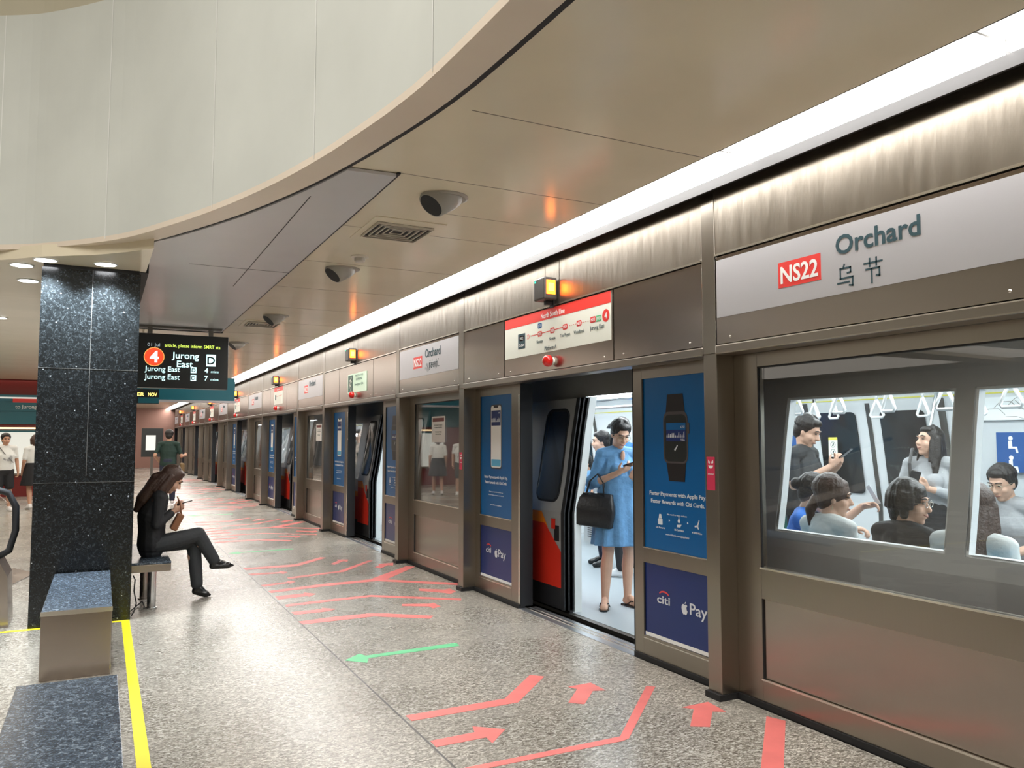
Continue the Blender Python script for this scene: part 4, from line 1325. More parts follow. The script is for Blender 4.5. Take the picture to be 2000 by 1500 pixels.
p = flat('route_diagram', [(-4.3, 1.65), (-3.0, 1.65), (-3.0, 1.86), (-4.3, 1.86)], F, 'twhite', train, 0, .004)
for q in range(12):
    u = -4.25 + random.random() * .8; z = 1.66 + random.random() * .18
    for st in range(3):
        dx, dz = random.choice([(.09, 0), (.05, .05), (.0, .06), (.05, -.05)])
        L_ = math.hypot(dx, dz); nx, nz = -dz / L_ * .002, dx / L_ * .002
        z2 = min(max(z + dz, 1.66), 1.85)
        b.prism([(u + nx, z + nz), (u - nx, z - nz), (u + dx - nx, z2 - nz), (u + dx + nx, z2 + nz)], .005, .006, F); u += dx; z = z2
b.build('route_lines', 'steel_dark', p)
x = xat(FAR, 1.42) - .03; F = wallface(x, 0, 0)
p = flat('door_notice', [(-5.86, 1.31), (-5.75, 1.31), (-5.75, 1.52), (-5.86, 1.52)], F, 'cream', train, 0, .004)
flat('yellow_header', [(-5.86, 1.48), (-5.75, 1.48), (-5.75, 1.52), (-5.86, 1.52)], F, 'yellowsign', p, .004, .005)
b = MB()
for z in (1.435, 1.36):
    c1 = circle(-5.805, z, .03, 16); 
    for i in range(16):
        a_, b_ = c1[i], c1[(i + 1) % 16]
        b.prism([a_, b_, (-5.805 + (b_[0] + 5.805) * .85, z + (b_[1] - z) * .85), (-5.805 + (a_[0] + 5.805) * .85, z + (a_[1] - z) * .85)], .004, .005, F)
    b.prism([(-5.815, z - .015), (-5.8, z - .015), (-5.79, z + .015), (-5.805, z + .012)], .004, .005, F)
b.build('warning_symbols', 'ink', p)
for k in (0,):
    l = area('train_glow', (5.2, 5.0, 2.04), 1.6, 14, 110, (.9, .97, 1.0))

# ------------------------------------------------------------------ benches, hanging signs, odds and ends
b = empty('granite_bench', (-.1, 6.6, 0), 'bench block of dark granite on brushed steel in front of the column', 'bench', 'granite topped steel bench blocks')
MB().box(-.305, .09, 5.80, 7.38, .0, .40).build('base', 'steel_low', b, bevel=.004)
MB().box(-.305, .09, 5.80, 7.38, .405, .425).build('seat_slab', 'seat_stone', b, bevel=.003)
MB().box(-.308, .093, 5.795, 5.80, .398, .426).build('edge_trim', 'trim', b)
b = empty('granite_bench', (-.1, 3.0, 0), 'nearest bench block at the bottom left, blue grey granite top', 'bench', 'granite topped steel bench blocks')
MB().box(-.30, .095, 1.9, 4.14, .0, .40).build('base', 'steel_low', b, bevel=.004)
MB().box(-.30, .095, 1.9, 4.14, .405, .425).build('seat_slab', 'seat_stone', b, bevel=.003)
b = empty('steel_bench', (.42, 8.4, 0), 'steel bench with dark top on round legs beside the column, under the seated woman', 'bench')
MB().box(.255, .575, 7.72, 9.1, .335, .40).build('frame', 'steel_low', b, bevel=.004)
MB().box(.255, .575, 7.72, 9.1, .402, .42).build('seat_slab', 'seat_stone', b, bevel=.003)
for (x, y) in ((.43, 7.85), (.43, 8.9), (.39, 8.35)):
    T = Matrix.Translation((x, y, 0))
    MB().lathe([(.05, 0), (.05, .01), (.036, .012), (.036, .335)], T, 18).build('leg', 'steelpole' if y < 8 else 'steel_low', b, smooth=False)
tag(MB().tube([(.27, 7.62, .33), (.285, 7.6, .3), (.28, 7.62, .2), (.30, 7.6, .1), (.28, 7.58, .03), (.262, 7.55, .008)], .006, 6).build('power_cable', 'wire', smooth=True), 'thin black cable hanging down beside the column under the bench', 'cable')
tag(MB().tube([(.262, 7.75, .01), (.33, 8.0, .012), (.36, 7.9, .06), (.375, 7.85, .02), (.37, 7.8, .008)], .005, 6).build('floor_cable', 'wire', smooth=True), 'second thin black cable lying under the steel bench', 'cable')

SY = 11.5
s = empty('train_display', (.93, SY, 2.15), 'hanging black train display showing platform 4 Jurong East', 'display')
MB().box(.02, 1.505, SY, SY + .16, 2.165, 2.885).build('case', 'panelblack', s, bevel=.006)
for x in (.52, 1.28):
    MB().box(x - .03, x + .03, SY + .05, SY + .11, 2.885, H - .02).build('hanger', 'steel_dark', s)
MB().box(.3, 1.42, SY + .03, SY + .13, H - .05, H - .022).build('ceiling_plate', 'steel_dark', s)
F = frontface(0, SY - .001, 0)
text('01 Jul', F, .49, 2.715, .042, 'ledgrey', s, w=.15)
text('article, please inform SMRT sta', F, .70, 2.715, .045, 'ledlime', s, w=.70, bold=.012)
d = flat('ring', circle(.575, 2.575, .125), F, 'ledorange', s, .0, .001)
flat('disc', circle(.575, 2.575, .116), F, 'ledred', d, .001, .002)
text('4', F, .575, 2.505, .145, 'ledwhite', d, align='CENTER', bold=.03, depth=.003)
text('Jurong', F, .79, 2.565, .085, 'ledwhite', s, w=.34, bold=.014); text('East', F, .855, 2.45, .085, 'ledwhite', s, w=.2, bold=.014)
def dbox(x0, x1, z0, z1):
    q = flat('car_box', [(x0, z0), (x1, z0), (x1, z1), (x0, z1)], F, 'ledwhite', s, 0, .001)
    text('D', F, (x0 + x1) / 2, z0 + (z1 - z0) * .18, (z1 - z0) * .64, 'panelblack', q, align='CENTER', bold=.02, depth=.002)
dbox(1.225, 1.345, 2.475, 2.635); dbox(1.03, 1.10, 2.375, 2.455); dbox(1.03, 1.10, 2.27, 2.35)
for z, t in ((2.385, '4'), (2.28, '7')):
    text('Jurong East', F, .465, z, .068, 'ledwhite', s, w=.43, bold=.01); text(t, F, 1.205, z, .065, 'ledwhite', s, bold=.01); text('mins', F, 1.285, z, .035, 'ledwhite', s, w=.1)

e = tag(empty('direction_sign', (.5, 13, 2.05)), 'teal hanging sign board behind the black train display', 'sign')
MB().box(.15, 1.81, 13.0, 13.12, 2.075, 2.43).build('board', 'teal', e)
MB().box(.15, 1.825, 12.98, 13.14, 2.045, 2.075).build('bottom_trim', 'signgrey', e)
for x in (.4, 1.5): MB().box(x - .02, x + .02, 13.04, 13.08, 2.43, H).build('hanger', 'steel_dark', e)
e = tag(empty('led_sign', (.6, 12.7, 2.0)), 'small dark LED sign with yellow letters next to the column, under the train display', 'sign')
MB().box(.26, .715, 12.7, 12.78, 2.0, 2.21).build('case', 'panelblack', e)
F = frontface(0, 12.698, 0)
text('ER', F, .43, 2.11, .05, 'amber', e, w=.09, bold=.02); text('NOV', F, .57, 2.11, .05, 'amber', e, w=.12, bold=.02)
text('Exit', F, .48, 2.035, .04, 'ledgrey', e, w=.1)
MB().box(.44, .715, 12.696, 12.7, 2.01, 2.09).build('green_strip', 'teal', e)
MB().box(.47, .5, 12.72, 12.76, 2.21, H).build('hanger', 'steel_dark', e)
# signs on the left partition
F = frontface(0, PY - .062, 0)
e = tag(empty('line_sign', (-1.6, PY, 2.3)), 'red and teal line sign reading to Jurong East at the left edge', 'sign')
MB().box(-2.08, -1.0, PY - .1, PY - .061, 2.42, 2.52).build('red_band', 'red', e)
F = frontface(0, PY - .102, 0)
text('North South Line', F, -1.55, 2.445, .06, 'white', e, w=.62, bold=.01)
MB().box(-2.6, -1.0, PY - .1, PY - .061, 2.2, 2.42).build('teal_band', 'teal', e)
text('to Jurong East', F, -2.02, 2.27, .09, 'white', e, w=.72, bold=.01)
MB().box(-2.6, -.98, PY - .12, PY - .06, 2.52, 2.56).build('lamp_rail', 'lightbox', e)
e = tag(empty('poster_lightbox', (-1.8, PY, 1.0)), 'large pale lit poster case on the dark red partition behind the people', 'poster')
MB().box(-3.2, -1.3, PY - .08, PY - .004, .55, 1.78).build('case', 'steel_low', e)
MB().box(-3.15, -1.35, PY - .085, PY - .08, .6, 1.68).build('lit_face', 'lightbox', e)
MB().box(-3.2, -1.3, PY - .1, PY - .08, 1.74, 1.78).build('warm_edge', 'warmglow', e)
MB().box(-3.15, -1.35, PY - .09, PY - .085, 1.66, 1.70).build('dark_bar', 'teal', e)
# wall clock-like dark screen at the far end
e = tag(empty('wall_screen', (1.9, Y1, 1.3)), 'small dark framed screen on the reddish end wall', 'screen')
MB().box(1.4, 2.2, Y1 - 9.6, Y1 - 9.5, .75, 1.9).build('frame', 'panelblack', e)
MB().box(1.56, 1.92, Y1 - 9.62, Y1 - 9.6, 1.02, 1.62).build('lit_screen', 'lightbox', e)
MB().box(1.75, 1.85, Y1 - 9.58, Y1 - 9.52, 0, .75).build('stand', 'steel_dark', e)

# escalator end at the left edge
e = tag(empty('escalator', (-1.1, 7.7, 0)), 'glass sided escalator end with black handrail at the left edge', 'escalator')
F = frontface(0, 7.6, 0)
MB().prism([(-3.2, .0), (-3.2, .9), (-1.4, .62), (-.72, .56), (-.64, .40), (-.62, 0)], -.35, .03, F).build('steel_skirt', 'steel_low', e)
MB().prism([(-3.2, .88), (-3.2, 1.45), (-1.3, 1.08), (-.75, 1.07), (-.66, .98), (-.64, .72), (-.72, .55), (-1.4, .6)], -.02, -.008, F).build('glass_side', 'tglass', e)
MB().tube([F @ Vector(p) for p in ((-3.2, 1.5, -.014), (-1.35, 1.12, -.014), (-.8, 1.11, -.014), (-.66, 1.06, -.014), (-.605, .95, -.014), (-.60, .76, -.014), (-.64, .6, -.014), (-.74, .54, -.014))], .026, 8).build('handrail', 'rubber', e, smooth=True)
MB().prism([(-.86, 10.9), (-.62, 10.4), (-.78, 9.7), (-1.02, 10.1)], .0, .012).build('landing_plate', 'steel_low', e)
# ------------------------------------------------------------------ people
def V(*a): return Vector(a)


def rotz(v, a): return Matrix.Rotation(a, 3, 'Z') @ v


class Person:
    """a figure in its own frame: +Y ahead, +X to its right, Z up; origin on the floor between the feet"""

    def __init__(s, name, label, loc, face, group=None, skin='skin', vox=.008):
        s.e = empty(name, loc, label, 'person', group)
        ang = math.atan2(face[1], face[0]) - PI / 2
        s.W = Matrix.Translation(loc) @ Matrix.Rotation(ang, 4, 'Z')
        s.skin = skin; s.vox = vox; s.body = MB()
        s.J = {}

    def w(s, v): return s.W @ Vector(v)

    def loc(s, v): return s.W.inverted() @ Vector(v)

    def pose(s, **J):
        for k, v in J.items(): s.J[k] = Vector(v)
        return s

    def limb(s, m, names, rs, f=1., side=None):
        pts = [s.w(s.J[n] if isinstance(n, str) else n) for n in names]
        m.chain(pts, rs, s.W.to_3x3() @ Vector(side) if side else None, f)

    # --- head
    def head(s, yaw=0., pitch=0., roll=0., k=1., jaw=1., tag_='eye'):
        hd = s.J['head']
        R = (s.W.to_3x3() @ Matrix.Rotation(yaw, 3, 'Z') @ Matrix.Rotation(pitch, 3, 'X') @ Matrix.Rotation(roll, 3, 'Y'))
        c = s.w(hd); s.R = R; s.hc = c; s.hk = k
        P = lambda x, y, z: c + R @ Vector((x, y, z)) * k
        s.P = P
        b = s.body
        b.ball(P(0, -.012, .028), (.073 * k, .092 * k, .088 * k), R, 20)
        b.ball(P(0, .018, -.035), (.059 * k * jaw, .068 * k, .078 * k), R, 18)
        b.ball(P(0, .052, -.093), (.026 * k * jaw, .026 * k, .022 * k), R)
        for sx in (-1, 1):
            b.ball(P(sx * .036, .052, -.03), (.026 * k * jaw, .026 * k, .028 * k), R)
            b.ball(P(sx * .074, -.008, -.012), (.009 * k, .016 * k, .027 * k), R)
        b.cap(P(0, .08, .012), P(0, .101, -.026), .009 * k, .0145 * k)
        b.ball(P(0, .093, -.03), (.019 * k, .011 * k, .009 * k), R)
        b.ball(P(0, .078, .032), (.05 * k, .014 * k, .012 * k), R)
        b.ball(P(0, .078, -.062), (.024 * k, .014 * k, .012 * k), R)
        b.cap(s.w(s.J['neck']), P(0, -.02, -.06), .052 * k, .05 * k)

    def face(s, smile=0., glasses=False, closed=False, brow='hair'):
        P, R, k = s.P, s.R, s.hk
        f = MB()
        for sx in (-1, 1):
            f.ball(P(sx * .031, .0785, .012), (.0135 * k, .008 * k, (.003 if closed else .0065) * k), R)
        f.build('eyes', 'eye', s.e, smooth=True)
        f = MB()
        for sx in (-1, 1):
            f.chain([P(sx * .012, .0905, .034), P(sx * .032, .088, .04), P(sx * .05, .076, .034)], [.0035 * k] * 3)
        f.build('eyebrows', brow, s.e, smooth=True)
        f = MB()
        f.chain([P(-.022, .081, -.06 + smile), P(0, .0895, -.063), P(.022, .081, -.06 + smile)], [.0035 * k, .0055 * k, .0035 * k])
        f.build('mouth', 'lips', s.e, smooth=True)
        if glasses:
            f = MB()
            for sx in (-1, 1):
                f.tube([P(sx * .034 + .024 * math.cos(a), .098, .008 + .019 * math.sin(a)) for a in [2 * PI * q / 14 for q in range(15)]], .0016, 5)
                f.tube([P(sx * .058, .098, .014), P(sx * .078, .0, .008)], .0016, 5)
            f.tube([P(-.01, .1, .012), P(.01, .1, .012)], .0016, 5)
            f.build('glasses', 'gold' if glasses is True else glasses, s.e)

    def hair(s, style='short', m='hair', extra=(), vol=1., locks=26):
        P, R, k = s.P, s.R, s.hk
        h = MB()
        h.ball(P(0, -.026, .046), (.084 * k * vol, .096 * k * vol, .084 * k * vol), R, 20)
        h.ball(P(0, -.058, .0), (.074 * k * vol, .062 * k, .085 * k), R, 16)
        if style in ('short', 'male'):
            h.ball(P(0, .04, .088), (.06 * k, .042 * k, .032 * k), R)
            for sx in (-1, 1): h.ball(P(sx * .066, -.012, .03), (.017 * k, .04 * k, .045 * k), R)
        if style in ('bob', 'bun', 'tail', 'long'):
            h.ball(P(0, .03, .09), (.062 * k, .045 * k, .03 * k), R)
            for sx in (-1, 1): h.ball(P(sx * .067, -.022, .025), (.018 * k, .045 * k, .055 * k), R)
        if style == 'bob':
            for sx in (-1, 1):
                h.cap(P(sx * .072, -.01, .03), P(sx * .072, -.008, -.06), .032 * k, .024 * k)
            h.cap(P(0, -.07, .02), P(0, -.062, -.07), .07 * k, .055 * k)
            h.ball(P(.03, .062, .075), (.045 * k, .028 * k, .03 * k), R)
        if style == 'bun':
            h.ball(P(0, -.135, .03), .042 * k)
        if style == 'tail':
            h.chain([P(0, -.11, -.02), P(0, -.135, -.09), P(.01, -.13, -.18)], [.03 * k, .034 * k, .014 * k])
        if style == 'long':
            h.chain([P(0, -.06, .0), P(0, -.085, -.12), P(0, -.09, -.27), P(0, -.08, -.38)], [.07 * k, .072 * k, .066 * k, .03 * k], R @ Vector((1, 0, 0)), 1.1)
            for sx in (-1, 1):
                h.chain([P(sx * .075, -.02, .02), P(sx * .085, -.02, -.1), P(sx * .09, -.01, -.24)], [.03 * k, .034 * k, .022 * k])
        if locks:
            rnd = random.Random(len(bpy.data.objects))
            for q in range(locks):
                a = -PI * .5 + (q + .5) / locks * 2 * PI * .74 - PI * .74 + rnd.uniform(-.07, .07)
                ca, sa = math.cos(a), math.sin(a)
                end = {'bob': -.06, 'long': -.2}.get(style, 0.)
                pts = []
                for t in (0, .25, .5, .75, 1.0):
                    th = t * 1.65
                    rr = 1.0 + rnd.uniform(-.02, .035)
                    z = .046 + math.cos(th) * .086 * vol * rr
                    pts.append((ca * math.sin(th) * .084 * vol * rr, -.024 + sa * math.sin(th) * .094 * vol * rr, z + (end * t * t)))
                h.chain([P(*p) for p in pts], [.010 * k, .013 * k, .014 * k, .013 * k, .009 * k])
        for pts, rs in extra:
            h.chain([P(*p) for p in pts], rs)
        h.blob('hair', m, s.e, min(s.vox, .0065) if locks and s.vox < .01 else s.vox, 1)

    # --- a hand: palm plus five fingers
    def hand(s, wrist, d, n, curl=.6, r=1., spread=.1, left=False, thumb=1.0):
        """d: from the wrist to the fingers, n: out of the palm (person frame)"""
        b = s.body
        d = Vector(d).normalized(); n = Vector(n); n = (n - d * n.dot(d)).normalized(); u = d.cross(n)
        w0 = s.J[wrist] if isinstance(wrist, str) else Vector(wrist)
        W3 = s.W.to_3x3()
        B = Matrix((u, d, n)).transposed()
        c = w0 + d * .048 * r
        b.ball(s.w(c), (.037 * r, .05 * r, .017 * r), W3 @ B, 14)
        b.cap(s.w(w0), s.w(w0 + d * .03), .023 * r, .024 * r)
        sd = 1 if left else -1
        for i, (o, L_) in enumerate(((-.029, .066), (-.0098, .075), (.0098, .07), (.029, .055))):
            o = o * sd
            dd = (d + u * (spread * o / .029)).normalized()
            p0 = w0 + d * .082 * r + u * o * r * .95
            pts = [p0]; a = 0.; cc = curl * (1 + .12 * (i - 1))
            for q, ln in enumerate((.44, .32, .24)):
                a += cc * (1.0 if q == 0 else 1.1)
                pts.append(pts[-1] + (dd * math.cos(a) + n * math.sin(a)) * L_ * ln * r)
            b.chain([s.w(p) for p in pts], [.0092 * r, .0086 * r, .008 * r, .0068 * r])
        t0 = w0 + d * .025 * r + u * (-.026 * sd) * r + n * .006
        td = (d * .62 - u * sd * .62 + n * .35 * thumb).normalized(); t1 = t0 + td * .038 * r
        t2 = t1 + (d * .8 - u * sd * .1 + n * .45 * thumb).normalized() * .03 * r
        b.chain([s.w(p) for p in (t0, t1, t2)], [.0125 * r, .0105 * r, .0082 * r])
        return c

    def arm(s, side, r=1.):
        J = s.J
        s.limb(s.body, ('sh' + side, 'el' + side, 'wr' + side), [.046 * r, .038 * r, .024 * r])
        s.limb(s.body, ('el' + side, 'wr' + side), [.039 * r, .025 * r])

    def leg(s, side, r=1., foot=True):
        J = s.J
        s.limb(s.body, ('hp' + side, 'kn' + side), [.078 * r, .052 * r])
        a, b = J['kn' + side], J['an' + side]
        mid = a.lerp(b, .32)
        back = Vector((0, -.012, 0))
        s.limb(s.body, ('kn' + side, mid + back, 'an' + side), [.05 * r, .054 * r, .033 * r])
        if foot:
            s.foot(s.body, side)

    def foot(s, m, side, k=1., toe=None):
        a = s.J['an' + side]; t = s.J.get('toe' + side) or a + Vector((0, .16, -.065))
        h = a + (a - t).normalized() * .03 * Vector((1, 1, 0)).length * .5; h = Vector((h.x, h.y, 0)) + Vector((0, 0, a.z - .04))
        m.cap(s.w(a), s.w(h), .034 * k, .03 * k)
        m.cap(s.w(a.lerp(t, .3) + Vector((0, 0, .0))), s.w(t), .033 * k, .024 * k)
        m.cap(s.w(h), s.w(Vector((t.x, t.y, t.z))), .03 * k, .03 * k, s.W.to_3x3() @ Vector((1, 0, 0)), 1.15)

    def torso(s, m, g=1., belly=1., bust=0., lowers=True):
        J = s.J; X = s.W.to_3x3() @ Vector((1, 0, 0))
        p, c, n = J['pelvis'], J['chest'], J['neck']
        m.chain([s.w(p), s.w(p.lerp(c, .5)), s.w(c)], [.112 * g, .105 * g * belly, .115 * g], X, 1.42)
        up = (J['shL'] + J['shR']) / 2
        m.chain([s.w(c), s.w(up - Vector((0, 0, .035)))], [.115 * g, .082 * g], X, 1.5)
        m.chain([s.w(J['shL']), s.w(up + (n - up) * .35), s.w(J['shR'])], [.052 * g, .064 * g, .052 * g])
        if bust:
            f = (s.J.get('fwd') or Vector((0, 1, 0)))
            for sx in (-1, 1):
                m.ball(s.w(c + f * .085 * g + Vector((sx * .07, 0, .03))), (.06 * bust, .06 * bust, .06 * bust))

    def sleeve(s, m, side, frac=.55, g=1.25, whole=False):
        a, b = s.J['sh' + side], s.J['el' + side]
        if frac <= 1:
            s.limb(m, (a, a.lerp(b, frac)), [.052 * g, .047 * g])
        else:
            c = s.J['wr' + side]; q = frac - 1
            s.limb(m, (a, b, b.lerp(c, q)), [.052 * g, .044 * g, .036 * g])

    def done(s, sm=2):
        s.body.blob('body', s.skin, s.e, s.vox, sm)
        return s.e


def stand(p, H_=1.65, lean=0., sway=0., w=1., stance=.1):
    k = H_ / 1.7
    p.pose(pelvis=(0, 0, .93 * k), chest=(sway, .02 + lean * .5, 1.2 * k), neck=(sway, .0 + lean, 1.42 * k), head=(sway, .03 + lean * 1.2, 1.565 * k),
           shL=(-.165 * w + sway, lean * .9 - .01, 1.375 * k), shR=(.165 * w + sway, lean * .9 - .01, 1.375 * k),
           hpL=(-.085, 0, .9 * k), hpR=(.085, 0, .9 * k), knL=(-stance, .015, .49 * k), knR=(stance, .015, .49 * k),
           anL=(-stance - .01, -.03, .085), anR=(stance + .01, -.03, .085), toeL=(-stance - .03, .13, .028), toeR=(stance + .03, .13, .028))
    p.pose(elL=(-.21 * w + sway, lean * .9 - .03, 1.1 * k), elR=(.21 * w + sway, lean * .9 - .03, 1.1 * k), wrL=(-.22 * w, .05 + lean, .86 * k), wrR=(.22 * w, .05 + lean, .86 * k))
    return p


def sit(p, seat=.42, H_=1.6, lean=0., w=1.):
    k = H_ / 1.6; z = seat
    p.pose(pelvis=(0, 0, z + .12), chest=(0, .03 + lean * .55, z + .38 * k), neck=(0, lean, z + .575 * k), head=(0, .035 + lean * 1.25, z + .70 * k),
           shL=(-.165 * w, lean * .9 - .01, z + .53 * k), shR=(.165 * w, lean * .9 - .01, z + .53 * k),
           elL=(-.2 * w, .02 + lean, z + .27), elR=(.2 * w, .02 + lean, z + .27), wrL=(-.12, .25 + lean, z + .2), wrR=(.12, .25 + lean, z + .2),
           hpL=(-.09, .03, z + .09), hpR=(.09, .03, z + .09), knL=(-.1, .43, z + .05), knR=(.1, .43, z + .05),
           anL=(-.1, .42, .09), anR=(.1, .42, .09), toeL=(-.11, .58, .03), toeR=(.11, .58, .03))
    return p


def phone_in_hand(e, c, d, n, name='mobile_phone', label=None, m='phone', s=1.):
    """a flat phone centred at world c, long axis d, facing n"""
    d = Vector(d).normalized(); n = Vector(n); n = (n - d * n.dot(d)).normalized(); u = d.cross(n)
    T = Matrix((( u.x, d.x, n.x, c[0]), (u.y, d.y, n.y, c[1]), (u.z, d.z, n.z, c[2]), (0, 0, 0, 1)))
    o = MB().prism(rrect(-.036 * s, .036 * s, -.073 * s, .073 * s, .01), -.004, .004, T).build(name, m)
    tag(o, label, 'phone')
    flat('screen', rrect(-.032 * s, .032 * s, -.066 * s, .066 * s, .006), T, 'dglass', o, .004, .0045)
    return o
def skirt(p, m, z0, z1, r0, r1, cy=0., folds=9, amp=.012, f=1.25, cx=0., lean=0.):
    rings = []; n_ = 54; st = 9
    for i in range(st + 1):
        q = i / st; z = z0 + (z1 - z0) * q; r = r0 + (r1 - r0) * q ** .85
        rings.append([m.bm.verts.new(p.w((cx + (r + amp * q * math.sin(folds * a + 2 * math.sin(a))) * math.cos(a) * f, cy + lean * q + (r + amp * q * math.sin(folds * a + 1)) * math.sin(a), z))) for a in [2 * PI * k / n_ for k in range(n_)]])
    for a, b in zip(rings, rings[1:]):
        for k in range(n_): m.bm.faces.new((a[k], a[(k + 1) % n_], b[(k + 1) % n_], b[k]))
    m.bm.faces.new(rings[0][::-1]); m.bm.faces.new(rings[-1])


def top(p, m_, g=1.06, frac=.5, belly=1., bust=0., sg=1.12, neck=True):
    t = MB(); p.torso(t, g, belly, bust)
    for s_ in 'LR': p.sleeve(t, s_, frac, 1)
    return t.blob('shirt', m_, p.e, p.vox, 3)


def trousers(p, m_, g=1.08, lower=1., name='trousers'):
    t = MB(); J = p.J; X = p.W.to_3x3() @ Vector((1, 0, 0))
    t.chain([p.w(J['pelvis'] + Vector((0, 0, .06))), p.w(J['pelvis'] - Vector((0, 0, .04)))], [.108 * g, .11 * g], X, 1.4)
    for s_ in 'LR':
        hp, kn, an = J['hp' + s_], J['kn' + s_], J['an' + s_]
        if lower >= 1:
            t.chain([p.w(hp), p.w(kn), p.w(kn.lerp(an, .93))], [.086 * g, .066 * g, .056 * g])
        elif lower > 0:
            t.chain([p.w(hp), p.w(kn), p.w(kn.lerp(an, lower))], [.086 * g, .068 * g, .062 * g])
        else:
            t.chain([p.w(hp), p.w(hp.lerp(kn, .85))], [.088 * g, .08 * g])
    return t.blob(name, m_, p.e, p.vox, 3)


def shoes(p, m_, k=1.12):
    for s_ in 'LR':
        t = MB(); p.foot(t, s_, k); t.blob('shoe', m_, p.e, p.vox, 2)


def basic(p, legs=True, arms=True, g=.9):
    p.torso(p.body, g)
    if arms:
        for s_ in 'LR': p.arm(s_)
    if legs:
        for s_ in 'LR': p.leg(s_)


# ---- woman in the blue dress in the doorway
p = Person('person', 'woman in a knee length blue dress and glasses reading her phone in the nearest doorway', (4.13, 6.0, 0), (-.08, -1), skin='skin2', vox=.0065)
stand(p, 1.68, .02, w=.97, stance=.105)
p.pose(elR=(.235, -.05, 1.085), wrR=(.10, .2, 1.20), elL=(-.235, .0, 1.09), wrL=(-.075, .22, 1.14), head=(.0, .07, 1.535), toeR=(.20, .10, .028), toeL=(-.15, .12, .028))
p.head(yaw=-.12, pitch=-.5, jaw=1.06); basic(p)
p.hand('wrR', (-.55, .7, .45), (-.35, -.4, .9), curl=.45)
p.hand('wrL', (.75, .55, .35), (.3, -.6, .7), curl=1.0, left=True)
p.done()
p.face(glasses=True)
p.hair('tail')
m = MB(); p.torso(m, 1.1, 1.06, 1.0); skirt(p, m, 1.17, .56, .14, .205, f=1.22, cy=.02, folds=11, amp=.014)
for s_ in 'LR': p.sleeve(m, s_, 1.05, 1)
for s_ in 'LR':
    m.cap(p.w(p.J['el' + s_] + Vector((0, -.01, .03))), p.w(p.J['el' + s_].lerp(p.J['wr' + s_], .2)), .058, .05)
dr = m.blob('dress', 'denim', p.e, .0065, 3)
# skin of the open neckline with laces
m = MB(); nk = p.J['neck']
m.ball(p.w(nk + Vector((0, .078, -.07))), (.024, .022, .06), p.W.to_3x3() @ Matrix.Rotation(-.25, 3, 'X')); m.build('neckline', p.skin, p.e, smooth=True)
m = MB()
for q in range(4):
    z = nk.z - .11 + q * .03
    m.tube([p.w((-.03, .112 - q * .004, z)), p.w((.03, .110 - q * .004, z + .02))], .0022, 5); m.tube([p.w((.03, .112 - q * .004, z)), p.w((-.03, .11 - q * .004, z + .02))], .0022, 5)
m.build('lacing', 'denim', p.e)
for s_, sx in (('L', -1), ('R', 1)):
    a, t = p.J['an' + s_], p.J['toe' + s_]
    d = (t - a); d.z = 0; d.normalize(); u = Vector((d.y, -d.x, 0))
    m = MB(); o = Vector((a.x, a.y, 0))
    sole = [o + d * q + u * w_ for q, w_ in ((-.07, 0), (-.055, .032), (.03, .036), (.12, .046), (.185, .03), (.2, 0), (.185, -.03), (.12, -.046), (.03, -.036), (-.055, -.032))]
    T = p.W
    f0 = [m.bm.verts.new(T @ Vector((v.x, v.y, .001))) for v in sole]; f1 = [m.bm.verts.new(T @ Vector((v.x, v.y, .014))) for v in sole]
    m.bm.faces.new(f0); m.bm.faces.new(f1[::-1])
    for i in range(len(sole)): m.bm.faces.new((f0[i], f0[(i + 1) % 10], f1[(i + 1) % 10], f1[i]))
    for w_ in (-.045, .045):
        m.tube([p.w(o + d * .15 + Vector((0, 0, .045))), p.w(o + d * .08 + u * w_ * .8 + Vector((0, 0, .055))), p.w(o + d * .03 + u * w_ + Vector((0, 0, .015)))], .005, 6)
    m.build('flip_flop', 'shoe', p.e)
ph = p.w(p.J['wrR'] + Vector((-.075, .1, .075)))
phone_in_hand(None, ph, p.W.to_3x3() @ Vector((-.7, .6, .3)), p.W.to_3x3() @ Vector((0, -.45, .9)), label='phone held in front of the woman in the blue dress')
# her handbag
bc = Vector((3.86, 5.97, .88)); e = tag(empty('handbag', bc), 'black leather handbag hanging from the arm of the woman in blue', 'bag')
R = Matrix.Translation(bc) @ Matrix.Rotation(math.radians(-38), 4, 'Z') @ Matrix.Rotation(.12, 4, 'Y')
m = MB(); bm = m.bm
rows = []
for z, w_, d_ in ((-.15, .165, .055), (-.14, .185, .075), (0, .19, .075), (.1, .165, .055), (.14, .155, .03)):
    rows.append([bm.verts.new(R @ Vector((x, y, z + (.012 * math.sin(x * 18) if z > .05 else 0)))) for x, y in rrect(-w_, w_, -d_, d_, min(.03, d_ * .8), 3)])
for a, b in zip(rows, rows[1:]):
    for i in range(len(a)): bm.faces.new((a[i], a[(i + 1) % len(a)], b[(i + 1) % len(a)], b[i]))
bm.faces.new(rows[0][::-1]); bm.faces.new(rows[-1]); m.build('bag_body', 'leather', e, smooth=True)
for dy in (-.04, .04):
    m = MB(); m.tube([R @ Vector((-.08, dy, .12)), R @ Vector((-.06, dy * .8, .24)), R @ Vector((.0, dy * .4, .31)), R @ Vector((.06, dy * .8, .24)), R @ Vector((.08, dy, .12))], .007, 6); m.build('handle', 'leather', e, smooth=True)
m = MB(); m.box(-.192, -.178, -.02, .02, -.11, -.095, R); m.build('buckle', 'trim', e)

